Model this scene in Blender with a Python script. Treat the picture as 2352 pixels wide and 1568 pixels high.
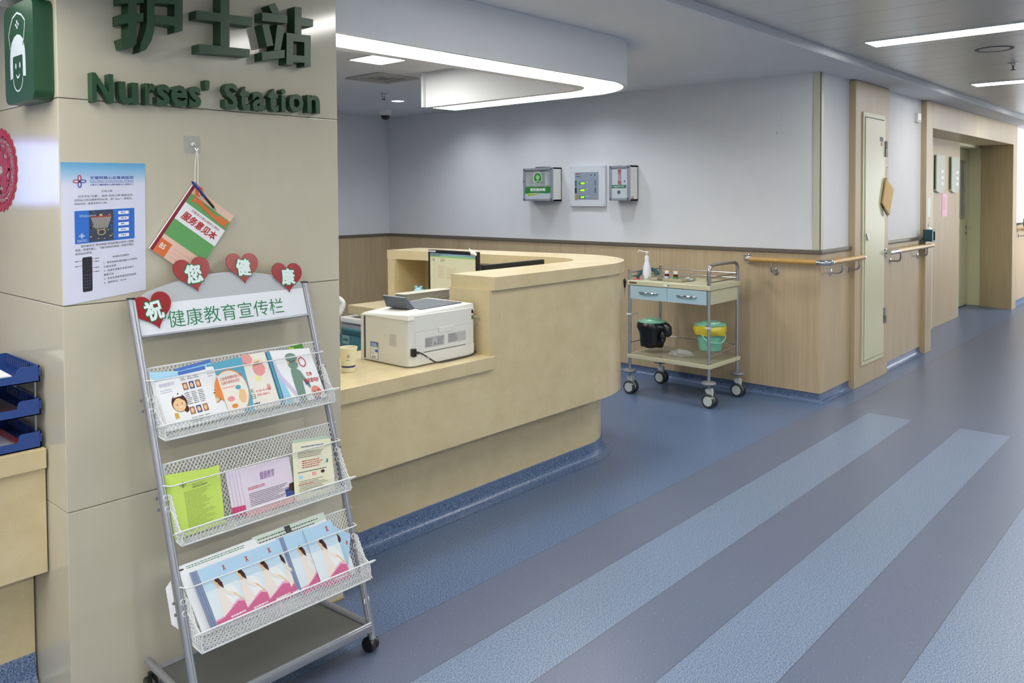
import bpy, bmesh, math, random
from mathutils import Vector, Matrix
random.seed(7)
for o in list(bpy.data.objects): bpy.data.objects.remove(o, do_unlink=True)
SC = bpy.context.scene
COL = SC.collection
PI = math.pi

# ------------------------------------------------------------ camera, world, exposure
cam_d = bpy.data.cameras.new('camera')
cam_d.sensor_width = 36.0
cam_d.lens = 28.607
cam_d.shift_x = 0.0
cam_d.shift_y = -0.1171
cam_d.clip_start = 0.05
cam = bpy.data.objects.new('camera', cam_d); COL.objects.link(cam)
def _cam_matrix(yaw, pit, roll, pos):
    cy, sy = math.cos(yaw), math.sin(yaw); cp, sp = math.cos(pit), math.sin(pit); cr, sr = math.cos(roll), math.sin(roll)
    Ry = Matrix(((cy, -sy, 0), (sy, cy, 0), (0, 0, 1)))
    base = Matrix(((1, 0, 0), (0, 0, -1), (0, 1, 0)))
    Rp = Matrix(((1, 0, 0), (0, cp, -sp), (0, sp, cp)))
    Rr = Matrix(((cr, -sr, 0), (sr, cr, 0), (0, 0, 1)))
    R = Rr @ Rp @ base @ Ry
    right, up, back = R[0], -R[1], -R[2]
    m = Matrix(((right[0], up[0], back[0], pos[0]), (right[1], up[1], back[1], pos[1]), (right[2], up[2], back[2], pos[2]), (0, 0, 0, 1)))
    return m
cam.matrix_world = _cam_matrix(math.radians(48.04), math.radians(1.783), math.radians(-0.357), (0, 0, 1.5))
SC.camera = cam

W = bpy.data.worlds.new('world'); SC.world = W; W.use_nodes = True
W.node_tree.nodes['Background'].inputs[0].default_value = (0.80, 0.90, 1.0, 1)
W.node_tree.nodes['Background'].inputs[1].default_value = 1.5
SC.view_settings.view_transform = 'Standard'
try: SC.view_settings.look = 'None'
except Exception: pass
SC.view_settings.gamma = 1.0
SC.view_settings.use_curve_mapping = False
SC.view_settings.exposure = 1.0
try:
    SC.cycles.max_bounces = 8; SC.cycles.diffuse_bounces = 5; SC.cycles.glossy_bounces = 4
    SC.cycles.sample_clamp_indirect = 4.0
    SC.cycles.caustics_reflective = False; SC.cycles.caustics_refractive = False
except Exception: pass
LAMP_COL = (1.0, 0.985, 0.93)
E_CORRIDOR, E_RING, E_PANEL, E_SCREEN = 14.5, 7.5, 40.0, 1.6
E_LOBBY_FILL = 72.0  # strength of the added lobby fill panels
W_DOWN = 11
# daylight that reaches the corridor through the window at its far end
dl = bpy.data.lights.new('window_daylight', 'AREA'); dl.shape = 'RECTANGLE'; dl.size = 3.6; dl.size_y = 1.7
dl.energy = 120; dl.color = (0.95, 0.98, 1.0)
dlo = bpy.data.objects.new('window_daylight', dl); COL.objects.link(dlo)
dlo.location = (14.6, -0.75, 1.45); dlo.rotation_euler = (math.radians(90), 0, 0)

# ------------------------------------------------------------ materials
def lin(c):
    c = c / 255.0
    return c / 12.92 if c <= 0.04045 else ((c + 0.055) / 1.055) ** 2.4
def S(r, g, b): return (lin(r), lin(g), lin(b), 1)
MATS = {}
def mat(name, rgb, rough=0.5, metal=0.0, spec=0.5, noise=0.0, nscale=40.0, stretch=(1, 1, 1), emit=0.0, trans=0.0, alpha=1.0, coat=0.0, bump=0.0):
    if name in MATS: return MATS[name]
    m = bpy.data.materials.new(name); m.use_nodes = True
    nt = m.node_tree; b = nt.nodes['Principled BSDF']
    col = S(*rgb)
    b.inputs['Base Color'].default_value = col
    b.inputs['Roughness'].default_value = rough
    b.inputs['Metallic'].default_value = metal
    b.inputs['Specular IOR Level'].default_value = spec
    if coat: b.inputs['Coat Weight'].default_value = coat; b.inputs['Coat Roughness'].default_value = 0.08
    if trans: b.inputs['Transmission Weight'].default_value = trans; b.inputs['IOR'].default_value = 1.3
    if alpha < 1: b.inputs['Alpha'].default_value = alpha
    if emit:
        b.inputs['Emission Color'].default_value = col; b.inputs['Emission Strength'].default_value = emit
    if noise or bump:
        tc = nt.nodes.new('ShaderNodeTexCoord'); mp = nt.nodes.new('ShaderNodeMapping'); mp.inputs['Scale'].default_value = stretch
        nz = nt.nodes.new('ShaderNodeTexNoise'); nz.inputs['Scale'].default_value = nscale; nz.inputs['Detail'].default_value = 4
        nt.links.new(tc.outputs['Object'], mp.inputs[0]); nt.links.new(mp.outputs[0], nz.inputs[0])
        if noise:
            rp = nt.nodes.new('ShaderNodeMapRange'); rp.inputs[1].default_value = 0.3; rp.inputs[2].default_value = 0.7
            rp.inputs[3].default_value = 1 - noise; rp.inputs[4].default_value = 1 + noise
            mx = nt.nodes.new('ShaderNodeVectorMath'); mx.operation = 'SCALE'
            cn = nt.nodes.new('ShaderNodeRGB'); cn.outputs[0].default_value = col
            nt.links.new(nz.outputs[0], rp.inputs[0]); nt.links.new(cn.outputs[0], mx.inputs[0]); nt.links.new(rp.outputs[0], mx.inputs['Scale'])
            nt.links.new(mx.outputs[0], b.inputs['Base Color'])
        if bump:
            bp = nt.nodes.new('ShaderNodeBump'); bp.inputs['Strength'].default_value = bump; bp.inputs['Distance'].default_value = 0.002
            nt.links.new(nz.outputs[0], bp.inputs['Height']); nt.links.new(bp.outputs[0], b.inputs['Normal'])
    MATS[name] = m
    return m
def glow(name, rgb, strength):
    if name in MATS: return MATS[name]
    m = bpy.data.materials.new(name); m.use_nodes = True; nt = m.node_tree
    b = nt.nodes['Principled BSDF']
    b.inputs['Base Color'].default_value = (0.8, 0.8, 0.8, 1)
    b.inputs['Emission Color'].default_value = (rgb[0], rgb[1], rgb[2], 1); b.inputs['Emission Strength'].default_value = strength
    MATS[name] = m; return m

class NT:
    """small helper to wire maths on the object's own coordinates"""
    def __init__(s, m): s.nt = m.node_tree; s.b = s.nt.nodes['Principled BSDF']
    def n(s, t, **k):
        x = s.nt.nodes.new(t)
        for a, v in k.items(): setattr(x, a, v)
        return x
    def link(s, a, b): s.nt.links.new(a, b)
    def val(s, inp, v):
        if isinstance(v, (int, float)): inp.default_value = v
        else: s.link(v, inp)
    def m(s, op, a, b=0.0, c=None):
        x = s.n('ShaderNodeMath', operation=op); s.val(x.inputs[0], a); s.val(x.inputs[1], b)
        if c is not None: s.val(x.inputs[2], c)
        return x.outputs[0]
    def mix(s, f, a, b):
        x = s.n('ShaderNodeMix', data_type='RGBA'); s.val(x.inputs[0], f)
        for i, v in ((6, a), (7, b)):
            if isinstance(v, tuple): x.inputs[i].default_value = v
            else: s.link(v, x.inputs[i])
        return x.outputs[2]
    def noise(s, vec, scale, detail=2, rough=0.5):
        x = s.n('ShaderNodeTexNoise'); x.inputs['Scale'].default_value = scale; x.inputs['Detail'].default_value = detail; x.inputs['Roughness'].default_value = rough
        s.link(vec, x.inputs[0]); return x.outputs[0]
    def ramp(s, v, lo, hi, a=0.0, b=1.0):
        x = s.n('ShaderNodeMapRange'); s.val(x.inputs[0], v)
        for i, q in ((1, lo), (2, hi), (3, a), (4, b)): x.inputs[i].default_value = q
        return x.outputs[0]

def floor_material():
    m = mat('vinyl_floor', (110, 130, 170), rough=0.32, spec=0.45)
    t = NT(m); tc = t.n('ShaderNodeTexCoord').outputs['Object']
    sp = t.n('ShaderNodeSeparateXYZ'); t.link(tc, sp.inputs[0]); X, Y = sp.outputs[0], sp.outputs[1]
    n1 = t.noise(tc, 210, 2, 0.6); n2 = t.noise(tc, 330, 1); n3 = t.noise(tc, 130, 2)
    base = t.mix(t.ramp(n1, .38, .62), S(*F_BLUE_D), S(*F_BLUE_L))
    light = t.mix(t.ramp(n1, .36, .60), S(*F_LIGHT_D), S(*F_LIGHT_L))
    gray = t.mix(t.ramp(n2, .40, .66), S(*F_GRAY_D), S(*F_GRAY_L))
    fleck = t.m('GREATER_THAN', n3, .70)
    gray = t.mix(t.m('MULTIPLY', fleck, .35), gray, S(190, 200, 210))
    # stripes 0.285 m wide from y = 2.18 downwards
    k = t.m('FLOOR', t.m('DIVIDE', t.m('SUBTRACT', 2.177, Y), 0.2835), 0)
    odd = t.m('GREATER_THAN', t.m('MODULO', t.m('ABSOLUTE', k), 2.0), 0.5)
    stripes = t.mix(odd, gray, light)
    near = t.mix(t.m('LESS_THAN', Y, 2.177), base, stripes)
    far = t.mix(t.m('LESS_THAN', Y, 2.055), light, gray)
    far = t.mix(t.m('GREATER_THAN', Y, 2.055), far, base)
    col = t.mix(t.m('GREATER_THAN', X, 5.752), near, far)
    # welded seams
    fr = t.m('FRACT', t.m('DIVIDE', t.m('SUBTRACT', 2.177 + 0.2835 * 20, Y), 0.2835))
    d1 = t.m('MULTIPLY', t.m('MINIMUM', fr, t.m('SUBTRACT', 1.0, fr)), 0.2835)
    s1 = t.m('MULTIPLY', t.m('LESS_THAN', d1, 0.0016), t.m('MULTIPLY', t.m('LESS_THAN', Y, 2.19), t.m('LESS_THAN', X, 5.752)))
    s2 = t.m('MULTIPLY', t.m('LESS_THAN', t.m('ABSOLUTE', t.m('SUBTRACT', X, 5.752)), 0.003), t.m('LESS_THAN', Y, 2.056))
    s3 = t.m('MULTIPLY', t.m('LESS_THAN', t.m('ABSOLUTE', t.m('SUBTRACT', Y, 2.055)), 0.004), t.m('GREATER_THAN', X, 5.75))
    s4 = t.m('MULTIPLY', t.m('GREATER_THAN', Y, 2.177), t.m('MAXIMUM', t.m('LESS_THAN', t.m('ABSOLUTE', t.m('SUBTRACT', X, 1.834)), 0.0014), t.m('LESS_THAN', t.m('ABSOLUTE', t.m('SUBTRACT', X, 3.68)), 0.002)))
    xs = t.m('FRACT', t.m('DIVIDE', t.m('SUBTRACT', X, 5.752), 3.1))
    s5 = t.m('MULTIPLY', t.m('LESS_THAN', t.m('MULTIPLY', xs, 3.1), 0.004), t.m('GREATER_THAN', X, 5.76))
    seam = t.m('MINIMUM', t.m('ADD', t.m('ADD', s1, s2), t.m('ADD', s3, t.m('MULTIPLY', t.m('ADD', s4, s5), .5))), 1.0)
    col = t.mix(t.m('MULTIPLY', seam, .75), col, S(60, 64, 76))
    t.link(col, t.b.inputs['Base Color'])
    # orange-peel surface that blurs reflections of the lamps
    bp = t.n('ShaderNodeBump'); bp.inputs['Strength'].default_value = 0.06; bp.inputs['Distance'].default_value = 0.001
    t.link(t.noise(tc, 90, 2), bp.inputs['Height']); t.link(bp.outputs[0], t.b.inputs['Normal'])
    return m
F_BLUE_D, F_BLUE_L = (38, 62, 106), (116, 134, 160)
F_LIGHT_D, F_LIGHT_L = (58, 82, 128), (132, 146, 160)
F_GRAY_D, F_GRAY_L = (80, 90, 114), (104, 113, 132)

def skirting_material():
    m = mat('vinyl_cove', (60, 90, 140), rough=0.25, spec=0.5); t = NT(m); tc = t.n('ShaderNodeTexCoord').outputs['Object']
    n1 = t.noise(tc, 260, 2, 0.6)
    t.link(t.mix(t.ramp(n1, .38, .62), S(*F_BLUE_D), S(*F_BLUE_L)), t.b.inputs['Base Color']); return m

def wood_material(name='oak_laminate', dark=(166, 147, 118), light=(192, 173, 141)):
    m = mat(name, light, rough=0.38, spec=0.4); t = NT(m); tc = t.n('ShaderNodeTexCoord').outputs['Object']
    mp = t.n('ShaderNodeMapping'); mp.inputs['Scale'].default_value = (1, 1, 0.012); t.link(tc, mp.inputs[0])
    n1 = t.noise(mp.outputs[0], 130, 3, .7)
    mp2 = t.n('ShaderNodeMapping'); mp2.inputs['Scale'].default_value = (1, 1, 0.15); t.link(tc, mp2.inputs[0])
    n2 = t.noise(mp2.outputs[0], 7, 3, .6)
    f = t.m('ADD', t.m('MULTIPLY', t.ramp(n1, .3, .7), .6), t.m('MULTIPLY', t.ramp(n2, .3, .7), .4))
    t.link(t.mix(f, S(*dark), S(*light)), t.b.inputs['Base Color']); return m

def stone_material():
    m = mat('beige_stone', (196, 180, 138), rough=0.22, spec=0.45); t = NT(m); tc = t.n('ShaderNodeTexCoord').outputs['Object']
    n1 = t.noise(tc, 9, 5, .65); n2 = t.noise(tc, 90, 2, .5)
    c = t.mix(t.ramp(n1, .3, .7), S(*STONE_D), S(*STONE_L))
    vo = t.n('ShaderNodeTexVoronoi', feature='DISTANCE_TO_EDGE'); vo.inputs['Scale'].default_value = 11
    wn = t.n('ShaderNodeTexNoise'); wn.inputs['Scale'].default_value = 3; t.link(tc, wn.inputs[0])
    va = t.n('ShaderNodeVectorMath', operation='MULTIPLY_ADD'); t.link(wn.outputs[1], va.inputs[0]); va.inputs[1].default_value = (.25, .25, .25); t.link(tc, va.inputs[2])
    t.link(va.outputs[0], vo.inputs['Vector'])
    vein = t.m('MULTIPLY', t.m('LESS_THAN', vo.outputs['Distance'], .008), t.ramp(t.noise(tc, 13, 2), .60, .68))
    c = t.mix(t.m('MULTIPLY', vein, .45), c, S(222, 214, 186))
    c = t.mix(t.ramp(n2, .62, .8, 0, .35), c, S(214, 204, 170))
    t.link(c, t.b.inputs['Base Color']); return m
STONE_D, STONE_L = (190, 174, 136), (200, 185, 149)

# ------------------------------------------------------------ mesh building
ORG = {}
class MB:
    def __init__(s, xf=None): s.v = []; s.f = []; s.m = []; s.mats = []; s.xf = xf
    def slot(s, m):
        if m not in s.mats: s.mats.append(m)
        return s.mats.index(m)
    def add(s, vs, fs, m):
        o = len(s.v); k = s.slot(m)
        s.v += [Vector(s.xf(*p)) if s.xf else Vector(p) for p in vs]
        for f in fs: s.f.append([i + o for i in f]); s.m.append(k)
        return s
    def box(s, x0, x1, y0, y1, z0, z1, m):
        vs = [(x, y, z) for x in (x0, x1) for y in (y0, y1) for z in (z0, z1)]
        return s.add(vs, [(0, 1, 3, 2), (4, 6, 7, 5), (0, 4, 5, 1), (2, 3, 7, 6), (0, 2, 6, 4), (1, 5, 7, 3)], m)
    def bev(s, x0, x1, y0, y1, z0, z1, m, r=0.003, seg=2):
        bm = bmesh.new(); bmesh.ops.create_cube(bm, size=1)
        for v in bm.verts: v.co = ((x0 + x1) / 2 + v.co.x * (x1 - x0), (y0 + y1) / 2 + v.co.y * (y1 - y0), (z0 + z1) / 2 + v.co.z * (z1 - z0))
        r = min(r, .49 * min(abs(x1 - x0), abs(y1 - y0), abs(z1 - z0)))
        bmesh.ops.bevel(bm, geom=bm.edges[:], offset=r, segments=seg, affect='EDGES', profile=.5)
        bm.verts.index_update()
        s.add([tuple(v.co) for v in bm.verts], [[v.index for v in f.verts] for f in bm.faces], m); bm.free(); return s
    def hexa(s, p8, m):
        """eight points: bottom four then top four, in the same order"""
        return s.add(p8, [(3, 2, 1, 0), (4, 5, 6, 7), (0, 1, 5, 4), (1, 2, 6, 5), (2, 3, 7, 6), (3, 0, 4, 7)], m)
    def prism(s, poly, a, b, m, axis='z'):
        """poly: 2-D outline; extruded from a to b along the axis"""
        n = len(poly)
        def P(u, v, w):
            return (u, v, w) if axis == 'z' else ((u, w, v) if axis == 'y' else (w, u, v))
        vs = [P(u, v, a) for u, v in poly] + [P(u, v, b) for u, v in poly]
        fs = [list(range(n))[::-1], [i + n for i in range(n)]] + [(i, (i + 1) % n, (i + 1) % n + n, i + n) for i in range(n)]
        return s.add(vs, fs, m)
    def tube(s, path, r, m, n=10, cap=True, closed=False, r2=None):
        P = [Vector(p) for p in path]; N = len(P); vs = []; fs = []; prev = None
        for i, p in enumerate(P):
            if closed: t = P[(i + 1) % N] - P[i - 1]
            else: t = (P[min(i + 1, N - 1)] - P[max(i - 1, 0)])
            t.normalize()
            if prev is None:
                a = Vector((0, 0, 1)) if abs(t.z) < .9 else Vector((1, 0, 0)); u = t.cross(a).normalized()
            else: u = (prev - t * prev.dot(t)).normalized()
            prev = u; w = t.cross(u)
            rr = r if not isinstance(r, (list, tuple)) else r[i]
            for k in range(n):
                an = 2 * PI * k / n; vs.append(p + u * math.cos(an) * rr + w * math.sin(an) * (rr if r2 is None else r2))
        for i in range(N if closed else N - 1):
            j = (i + 1) % N
            for k in range(n): fs.append((i * n + k, i * n + (k + 1) % n, j * n + (k + 1) % n, j * n + k))
        if cap and not closed: fs.append(list(range(n))[::-1]); fs.append([(N - 1) * n + k for k in range(n)])
        return s.add([tuple(v) for v in vs], fs, m)
    def lathe(s, prof, c, m, n=24, axis=(0, 0, 1), cap=True):
        """prof: (radius, height) along the axis from c"""
        A = Vector(axis).normalized(); a = Vector((1, 0, 0)) if abs(A.x) < .9 else Vector((0, 1, 0)); U = A.cross(a).normalized(); V = A.cross(U)
        vs = []; fs = []
        for r, h in prof:
            for k in range(n):
                an = 2 * PI * k / n; vs.append(tuple(Vector(c) + A * h + (U * math.cos(an) + V * math.sin(an)) * max(r, 1e-5)))
        for i in range(len(prof) - 1):
            for k in range(n): fs.append((i * n + k, i * n + (k + 1) % n, (i + 1) * n + (k + 1) % n, (i + 1) * n + k))
        if cap: fs.append(list(range(n))[::-1]); fs.append([(len(prof) - 1) * n + k for k in range(n)])
        return s.add(vs, fs, m)
    def ball(s, c, r, m, n=14, sc=(1, 1, 1)):
        vs = []; fs = []; h = n // 2 + 1
        for i in range(h + 1):
            th = PI * i / h
            for k in range(n):
                an = 2 * PI * k / n
                vs.append((c[0] + r * sc[0] * math.sin(th) * math.cos(an), c[1] + r * sc[1] * math.sin(th) * math.sin(an), c[2] + r * sc[2] * math.cos(th)))
        for i in range(h):
            for k in range(n): fs.append((i * n + k, (i + 1) * n + k, (i + 1) * n + (k + 1) % n, i * n + (k + 1) % n))
        return s.add(vs, fs, m)
    def sweep(s, path, prof, m, closed=False):
        """path: 2-D plan points; prof: (outward offset to the right of travel, z)"""
        N = len(path); vs = []; fs = []; n = len(prof)
        for i in range(N):
            p = Vector(path[i]); a = Vector(path[i - 1]) if (i > 0 or closed) else None; b = Vector(path[(i + 1) % N]) if (i < N - 1 or closed) else None
            d1 = (p - a).normalized() if a is not None else (b - p).normalized(); d2 = (b - p).normalized() if b is not None else d1
            n1 = Vector((d1.y, -d1.x)); n2 = Vector((d2.y, -d2.x)); nn = (n1 + n2).normalized(); k = 1 / max(.3, nn.dot(n1))
            for o, z in prof: q = p + nn * o * k; vs.append((q.x, q.y, z))
        for i in range(N if closed else N - 1):
            j = (i + 1) % N
            for k in range(n - 1): fs.append((i * n + k, j * n + k, j * n + k + 1, i * n + k + 1))
        return s.add(vs, fs, m)
    def build(s, name, parent=None, smooth=35, loc=None):
        me = bpy.data.meshes.new(name)
        if loc is None:
            if parent is not None: loc = ORG[parent.name]
            else:
                xs = [v.x for v in s.v]; ys = [v.y for v in s.v]; zs = [v.z for v in s.v]
                loc = Vector(((min(xs) + max(xs)) / 2, (min(ys) + max(ys)) / 2, min(zs)))
        loc = Vector(loc)
        me.from_pydata([tuple(v - loc) for v in s.v], [], s.f)
        for m in s.mats: me.materials.append(m)
        me.polygons.foreach_set('material_index', s.m)
        me.validate(clean_customdata=False)
        if smooth:
            me.polygons.foreach_set('use_smooth', [True] * len(me.polygons))
            me.set_sharp_from_angle(angle=math.radians(smooth))
        me.update()
        bm = bmesh.new(); bm.from_mesh(me); bmesh.ops.recalc_face_normals(bm, faces=bm.faces[:]); bm.to_mesh(me); bm.free()
        o = bpy.data.objects.new(name, me); COL.objects.link(o)
        if smooth and len(me.polygons) > 6:
            wn = o.modifiers.new('weighted_normals', 'WEIGHTED_NORMAL'); wn.keep_sharp = True; wn.weight = 100; wn.mode = 'FACE_AREA'
        ORG[o.name] = loc
        if parent is not None: o.parent = parent
        else: o.location = loc
        return o
def tag(o, label=None, cat=None, group=None, kind=None):
    if label: o['label'] = label
    if cat: o['category'] = cat
    if group: o['group'] = group
    if kind: o['kind'] = kind
    return o
def thing(name, label, cat, loc, group=None):
    o = bpy.data.objects.new(name, None); COL.objects.link(o); o.location = loc; o.empty_display_size = .05
    ORG[o.name] = Vector(loc); return tag(o, label, cat, group)
def struct(name, mb, smooth=35, label=None):
    o = mb.build(name, None, smooth, loc=(0, 0, 0)); o['kind'] = 'structure'
    if label: o['label'] = label
    return o
def copy_tree(o, parent=None):
    c = o.copy(); COL.objects.link(c)
    if parent is not None: c.parent = parent
    ORG[c.name] = ORG[o.name]
    for ch in [x for x in bpy.data.objects if x.parent == o]: copy_tree(ch, c)
    return c
def arc(cx, cy, r, a0, a1, n=14): return [(cx + r * math.cos(math.radians(a0 + (a1 - a0) * i / n)), cy + r * math.sin(math.radians(a0 + (a1 - a0) * i / n))) for i in range(n + 1)]
def bez(p, n=12):
    """Catmull-Rom through 3-D points"""
    P = [Vector(q) for q in p]; P = [P[0] * 2 - P[1]] + P + [P[-1] * 2 - P[-2]]; out = []
    for i in range(1, len(P) - 2):
        for k in range(n):
            t = k / n; a, b, c, d = P[i - 1], P[i], P[i + 1], P[i + 2]
            out.append(tuple(.5 * ((2 * b) + (c - a) * t + (2 * a - 5 * b + 4 * c - d) * t * t + (3 * b - a - 3 * c + d) * t ** 3)))
    out.append(tuple(P[-2])); return out

# lettering: outlines from Blender's own built-in font, turned into mesh
_G = {}
def glyphs(s, bold=0.0, solid=False, shear=0.0):
    key = (s, bold, solid, shear)
    if key in _G: return _G[key]
    cu = bpy.data.curves.new('lettering', 'FONT'); cu.body = s; cu.size = 1; cu.offset = bold; cu.resolution_u = 3; cu.shear = shear
    cu.fill_mode = 'BOTH' if solid else 'FRONT'; cu.extrude = .5 if solid else 0
    o = bpy.data.objects.new('lettering', cu); COL.objects.link(o)
    dg = bpy.context.evaluated_depsgraph_get(); dg.update(); me = o.evaluated_get(dg).to_mesh()
    vs = [tuple(v.co) for v in me.vertices]; fs = [list(p.vertices) for p in me.polygons]
    o.evaluated_get(dg).to_mesh_clear(); bpy.data.objects.remove(o); bpy.data.curves.remove(cu)
    if not vs: vs, fs = [(0, 0, 0), (1, 0, 0), (1, 1, 0)], [(0, 1, 2)]
    xs = [v[0] for v in vs]; ys = [v[1] for v in vs]
    _G[key] = (vs, fs, min(xs), max(xs), min(ys), max(ys)); return _G[key]

class Art:
    """flat printing on a quad: corners (0,0), (1,0), (1,1), (0,1) in 3-D; layers lift by a hair along the normal"""
    def __init__(s, mb, p00, p10, p11, p01, lift=0.0003, base=0.0002):
        s.mb = mb; s.c = [Vector(p) for p in (p00, p10, p11, p01)]; s.n = (s.c[1] - s.c[0]).cross(s.c[3] - s.c[0]).normalized(); s.lift = lift; s.base = base
    def P(s, u, v, L=1):
        a = s.c[0].lerp(s.c[1], u); b = s.c[3].lerp(s.c[2], u); return tuple(a.lerp(b, v) + s.n * (s.base + s.lift * L))
    def poly(s, pts, m, L=1): s.mb.add([s.P(u, v, L) for u, v in pts], [list(range(len(pts)))], m); return s
    def rect(s, u0, v0, u1, v1, m, L=1): return s.poly([(u0, v0), (u1, v0), (u1, v1), (u0, v1)], m, L)
    def ell(s, u, v, ru, rv, m, L=1, n=20, a0=0, a1=360): return s.poly([(u + ru * math.cos(math.radians(a0 + (a1 - a0) * i / n)), v + rv * math.sin(math.radians(a0 + (a1 - a0) * i / n))) for i in range(n + (0 if a1 - a0 == 360 else 1))], m, L)
    def ring(s, u, v, ru, rv, w, m, L=1, n=24, a0=0, a1=360, wv=None):
        wv = w if wv is None else wv; o = []; 
        for i in range(n):
            A = math.radians(a0 + (a1 - a0) * i / n); B = math.radians(a0 + (a1 - a0) * (i + 1) / n)
            s.poly([(u + ru * math.cos(A), v + rv * math.sin(A)), (u + ru * math.cos(B), v + rv * math.sin(B)), (u + (ru - w) * math.cos(B), v + (rv - wv) * math.sin(B)), (u + (ru - w) * math.cos(A), v + (rv - wv) * math.sin(A))], m, L)
        return s
    def line(s, pts, w, m, L=1, asp=1.0):
        for (a, b), (c, d) in zip(pts, pts[1:]):
            dx, dy = (c - a), (d - b) / asp; l = math.hypot(dx, dy) or 1; nx, ny = -dy / l * w / 2, dx / l * w / 2 * asp
            s.poly([(a + nx, b + ny), (a - nx, b - ny), (c - nx, d - ny), (c + nx, d + ny)], m, L)
        return s
    def text(s, t, u0, v0, u1, v1, m, L=2, bold=0.0, shear=0.0):
        vs, fs, x0, x1, y0, y1 = glyphs(t, 0.0, False, shear)
        sh = [(0, 0)] if not bold else ([(bold * a, bold * b) for a in (-1, 1) for b in (-1, 1)] if bold < .03 else [(bold * a, bold * b) for a in (-1, -.5, 0, .5, 1) for b in (-1, -.5, 0, .5, 1)])
        x0 -= bold; x1 += bold; y0 -= bold; y1 += bold
        for i, (dx, dy) in enumerate(sh): s.mb.add([s.P(u0 + (x + dx - x0) / (x1 - x0) * (u1 - u0), v0 + (y + dy - y0) / (y1 - y0) * (v1 - v0), L + i * .02) for x, y, z in vs], fs, m)
        return s
    def dashes(s, u0, v0, u1, v1, rows, m, L=2, fill=.5, seed=1, cell=.02, short=.3):
        """lines of print too small to read"""
        r = random.Random(seed); h = (v1 - v0) / rows
        for i in range(rows):
            y = v1 - h * (i + .5); u = u0; end = u1 - (u1 - u0) * short * r.random()
            while u < end:
                w = cell * (.5 + r.random() * 1.6); s.rect(u, y - h * fill / 2, min(end, u + w), y + h * fill / 2, m, L); u += w + cell * .35
        return s
# ------------------------------------------------------------ shared materials
FLOOR = floor_material(); COVE = skirting_material(); WOOD = wood_material(); STONE = stone_material()
WOOD2 = wood_material('oak_laminate_panel', (140, 112, 80), (176, 146, 108))
PAINT = mat('white_wall_paint', (212, 213, 216), rough=0.75, spec=.3, noise=.015, nscale=6)
CEIL = mat('gypsum_ceiling', (214, 215, 217), rough=0.8, spec=.3, noise=.015, nscale=5)
PANEL = mat('ceiling_metal_panel', (196, 198, 200), rough=0.32, metal=.55, spec=.5, noise=.02, nscale=3)
TILE = mat('wall_tile', (188, 182, 162), rough=0.11, spec=.5, noise=.018, nscale=14, stretch=(1, 1, .6))
GROUT = mat('dark_joint', (120, 115, 102), rough=.9)
RAILCAP = mat('dado_brown', (98, 90, 80), rough=.4)
CREAM = mat('cream_enamel', (196, 194, 160), rough=.32, noise=.01, nscale=5)
CREAM2 = mat('cream_guard', (190, 188, 166), rough=.4)
STEEL = mat('brushed_steel', (170, 170, 172), rough=.22, metal=1.0)
CHROME = mat('chrome', (205, 206, 208), rough=.08, metal=1.0)
WHITE = mat('white_plastic', (222, 222, 218), rough=.35, noise=.01)
PAPER = mat('white_paper', (226, 228, 230), rough=.55, noise=.01)
BLACK = mat('black_plastic', (22, 22, 24), rough=.35, noise=.02)
DARK = mat('dark_grey', (58, 60, 64), rough=.45)
INK = mat('black_ink', (62, 62, 68), rough=.7)
GREENINK = mat('green_ink', (30, 118, 76), rough=.6)
REDINK = mat('red_ink', (176, 40, 38), rough=.6)
BLUEINK = mat('blue_ink', (44, 70, 150), rough=.6)
GREY = mat('grey_plastic', (150, 152, 156), rough=.4)
GLASS = mat('clear_glass', (235, 242, 242), rough=.02, trans=1.0, spec=.5)
LAMP_MAT = glow('corridor_diffuser', LAMP_COL, E_CORRIDOR)
RING_MAT = glow('ring_diffuser', LAMP_COL, E_RING)
PANEL_MAT = glow('panel_diffuser', LAMP_COL, E_PANEL)

ZC, ZM = 2.37, 2.42            # painted ceiling, corridor metal ceiling
XB, YC = 5.794, 2.25           # back wall plane, corridor wall plane

# ------------------------------------------------------------ floor, ceilings
struct('floor', MB().box(-3.2, 19.2, -3.2, 7.6, -.12, 0, FLOOR), label='blue vinyl floor with pale blue and grey stripes and thin welded seams')
c = MB(); c.box(-3.2, 19.2, 1.965, 7.6, ZC, ZC + .3, CEIL); c.box(-3.2, 19.2, -3.2, -.02, ZC, ZC + .3, CEIL)
c.add([(-3.2, 1.965, ZC), (19.2, 1.965, ZC), (19.2, 1.955, ZC + .008), (-3.2, 1.955, ZC + .008), (-3.2, 1.955, ZM + .02), (19.2, 1.955, ZM + .02)], [(0, 1, 2, 3), (3, 2, 5, 4)], CEIL)
struct('ceiling', c)
c = MB(); x = -3.2
while x < 19.1:
    c.bev(x + .0012, x + .2988, -.02, 1.954, ZM, ZM + .02, PANEL, .0018, 1); x += .30
c.box(-3.2, 19.2, -.02, 1.954, ZM + .021, ZM + .2, DARK)
struct('ceiling_corridor', c)

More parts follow.
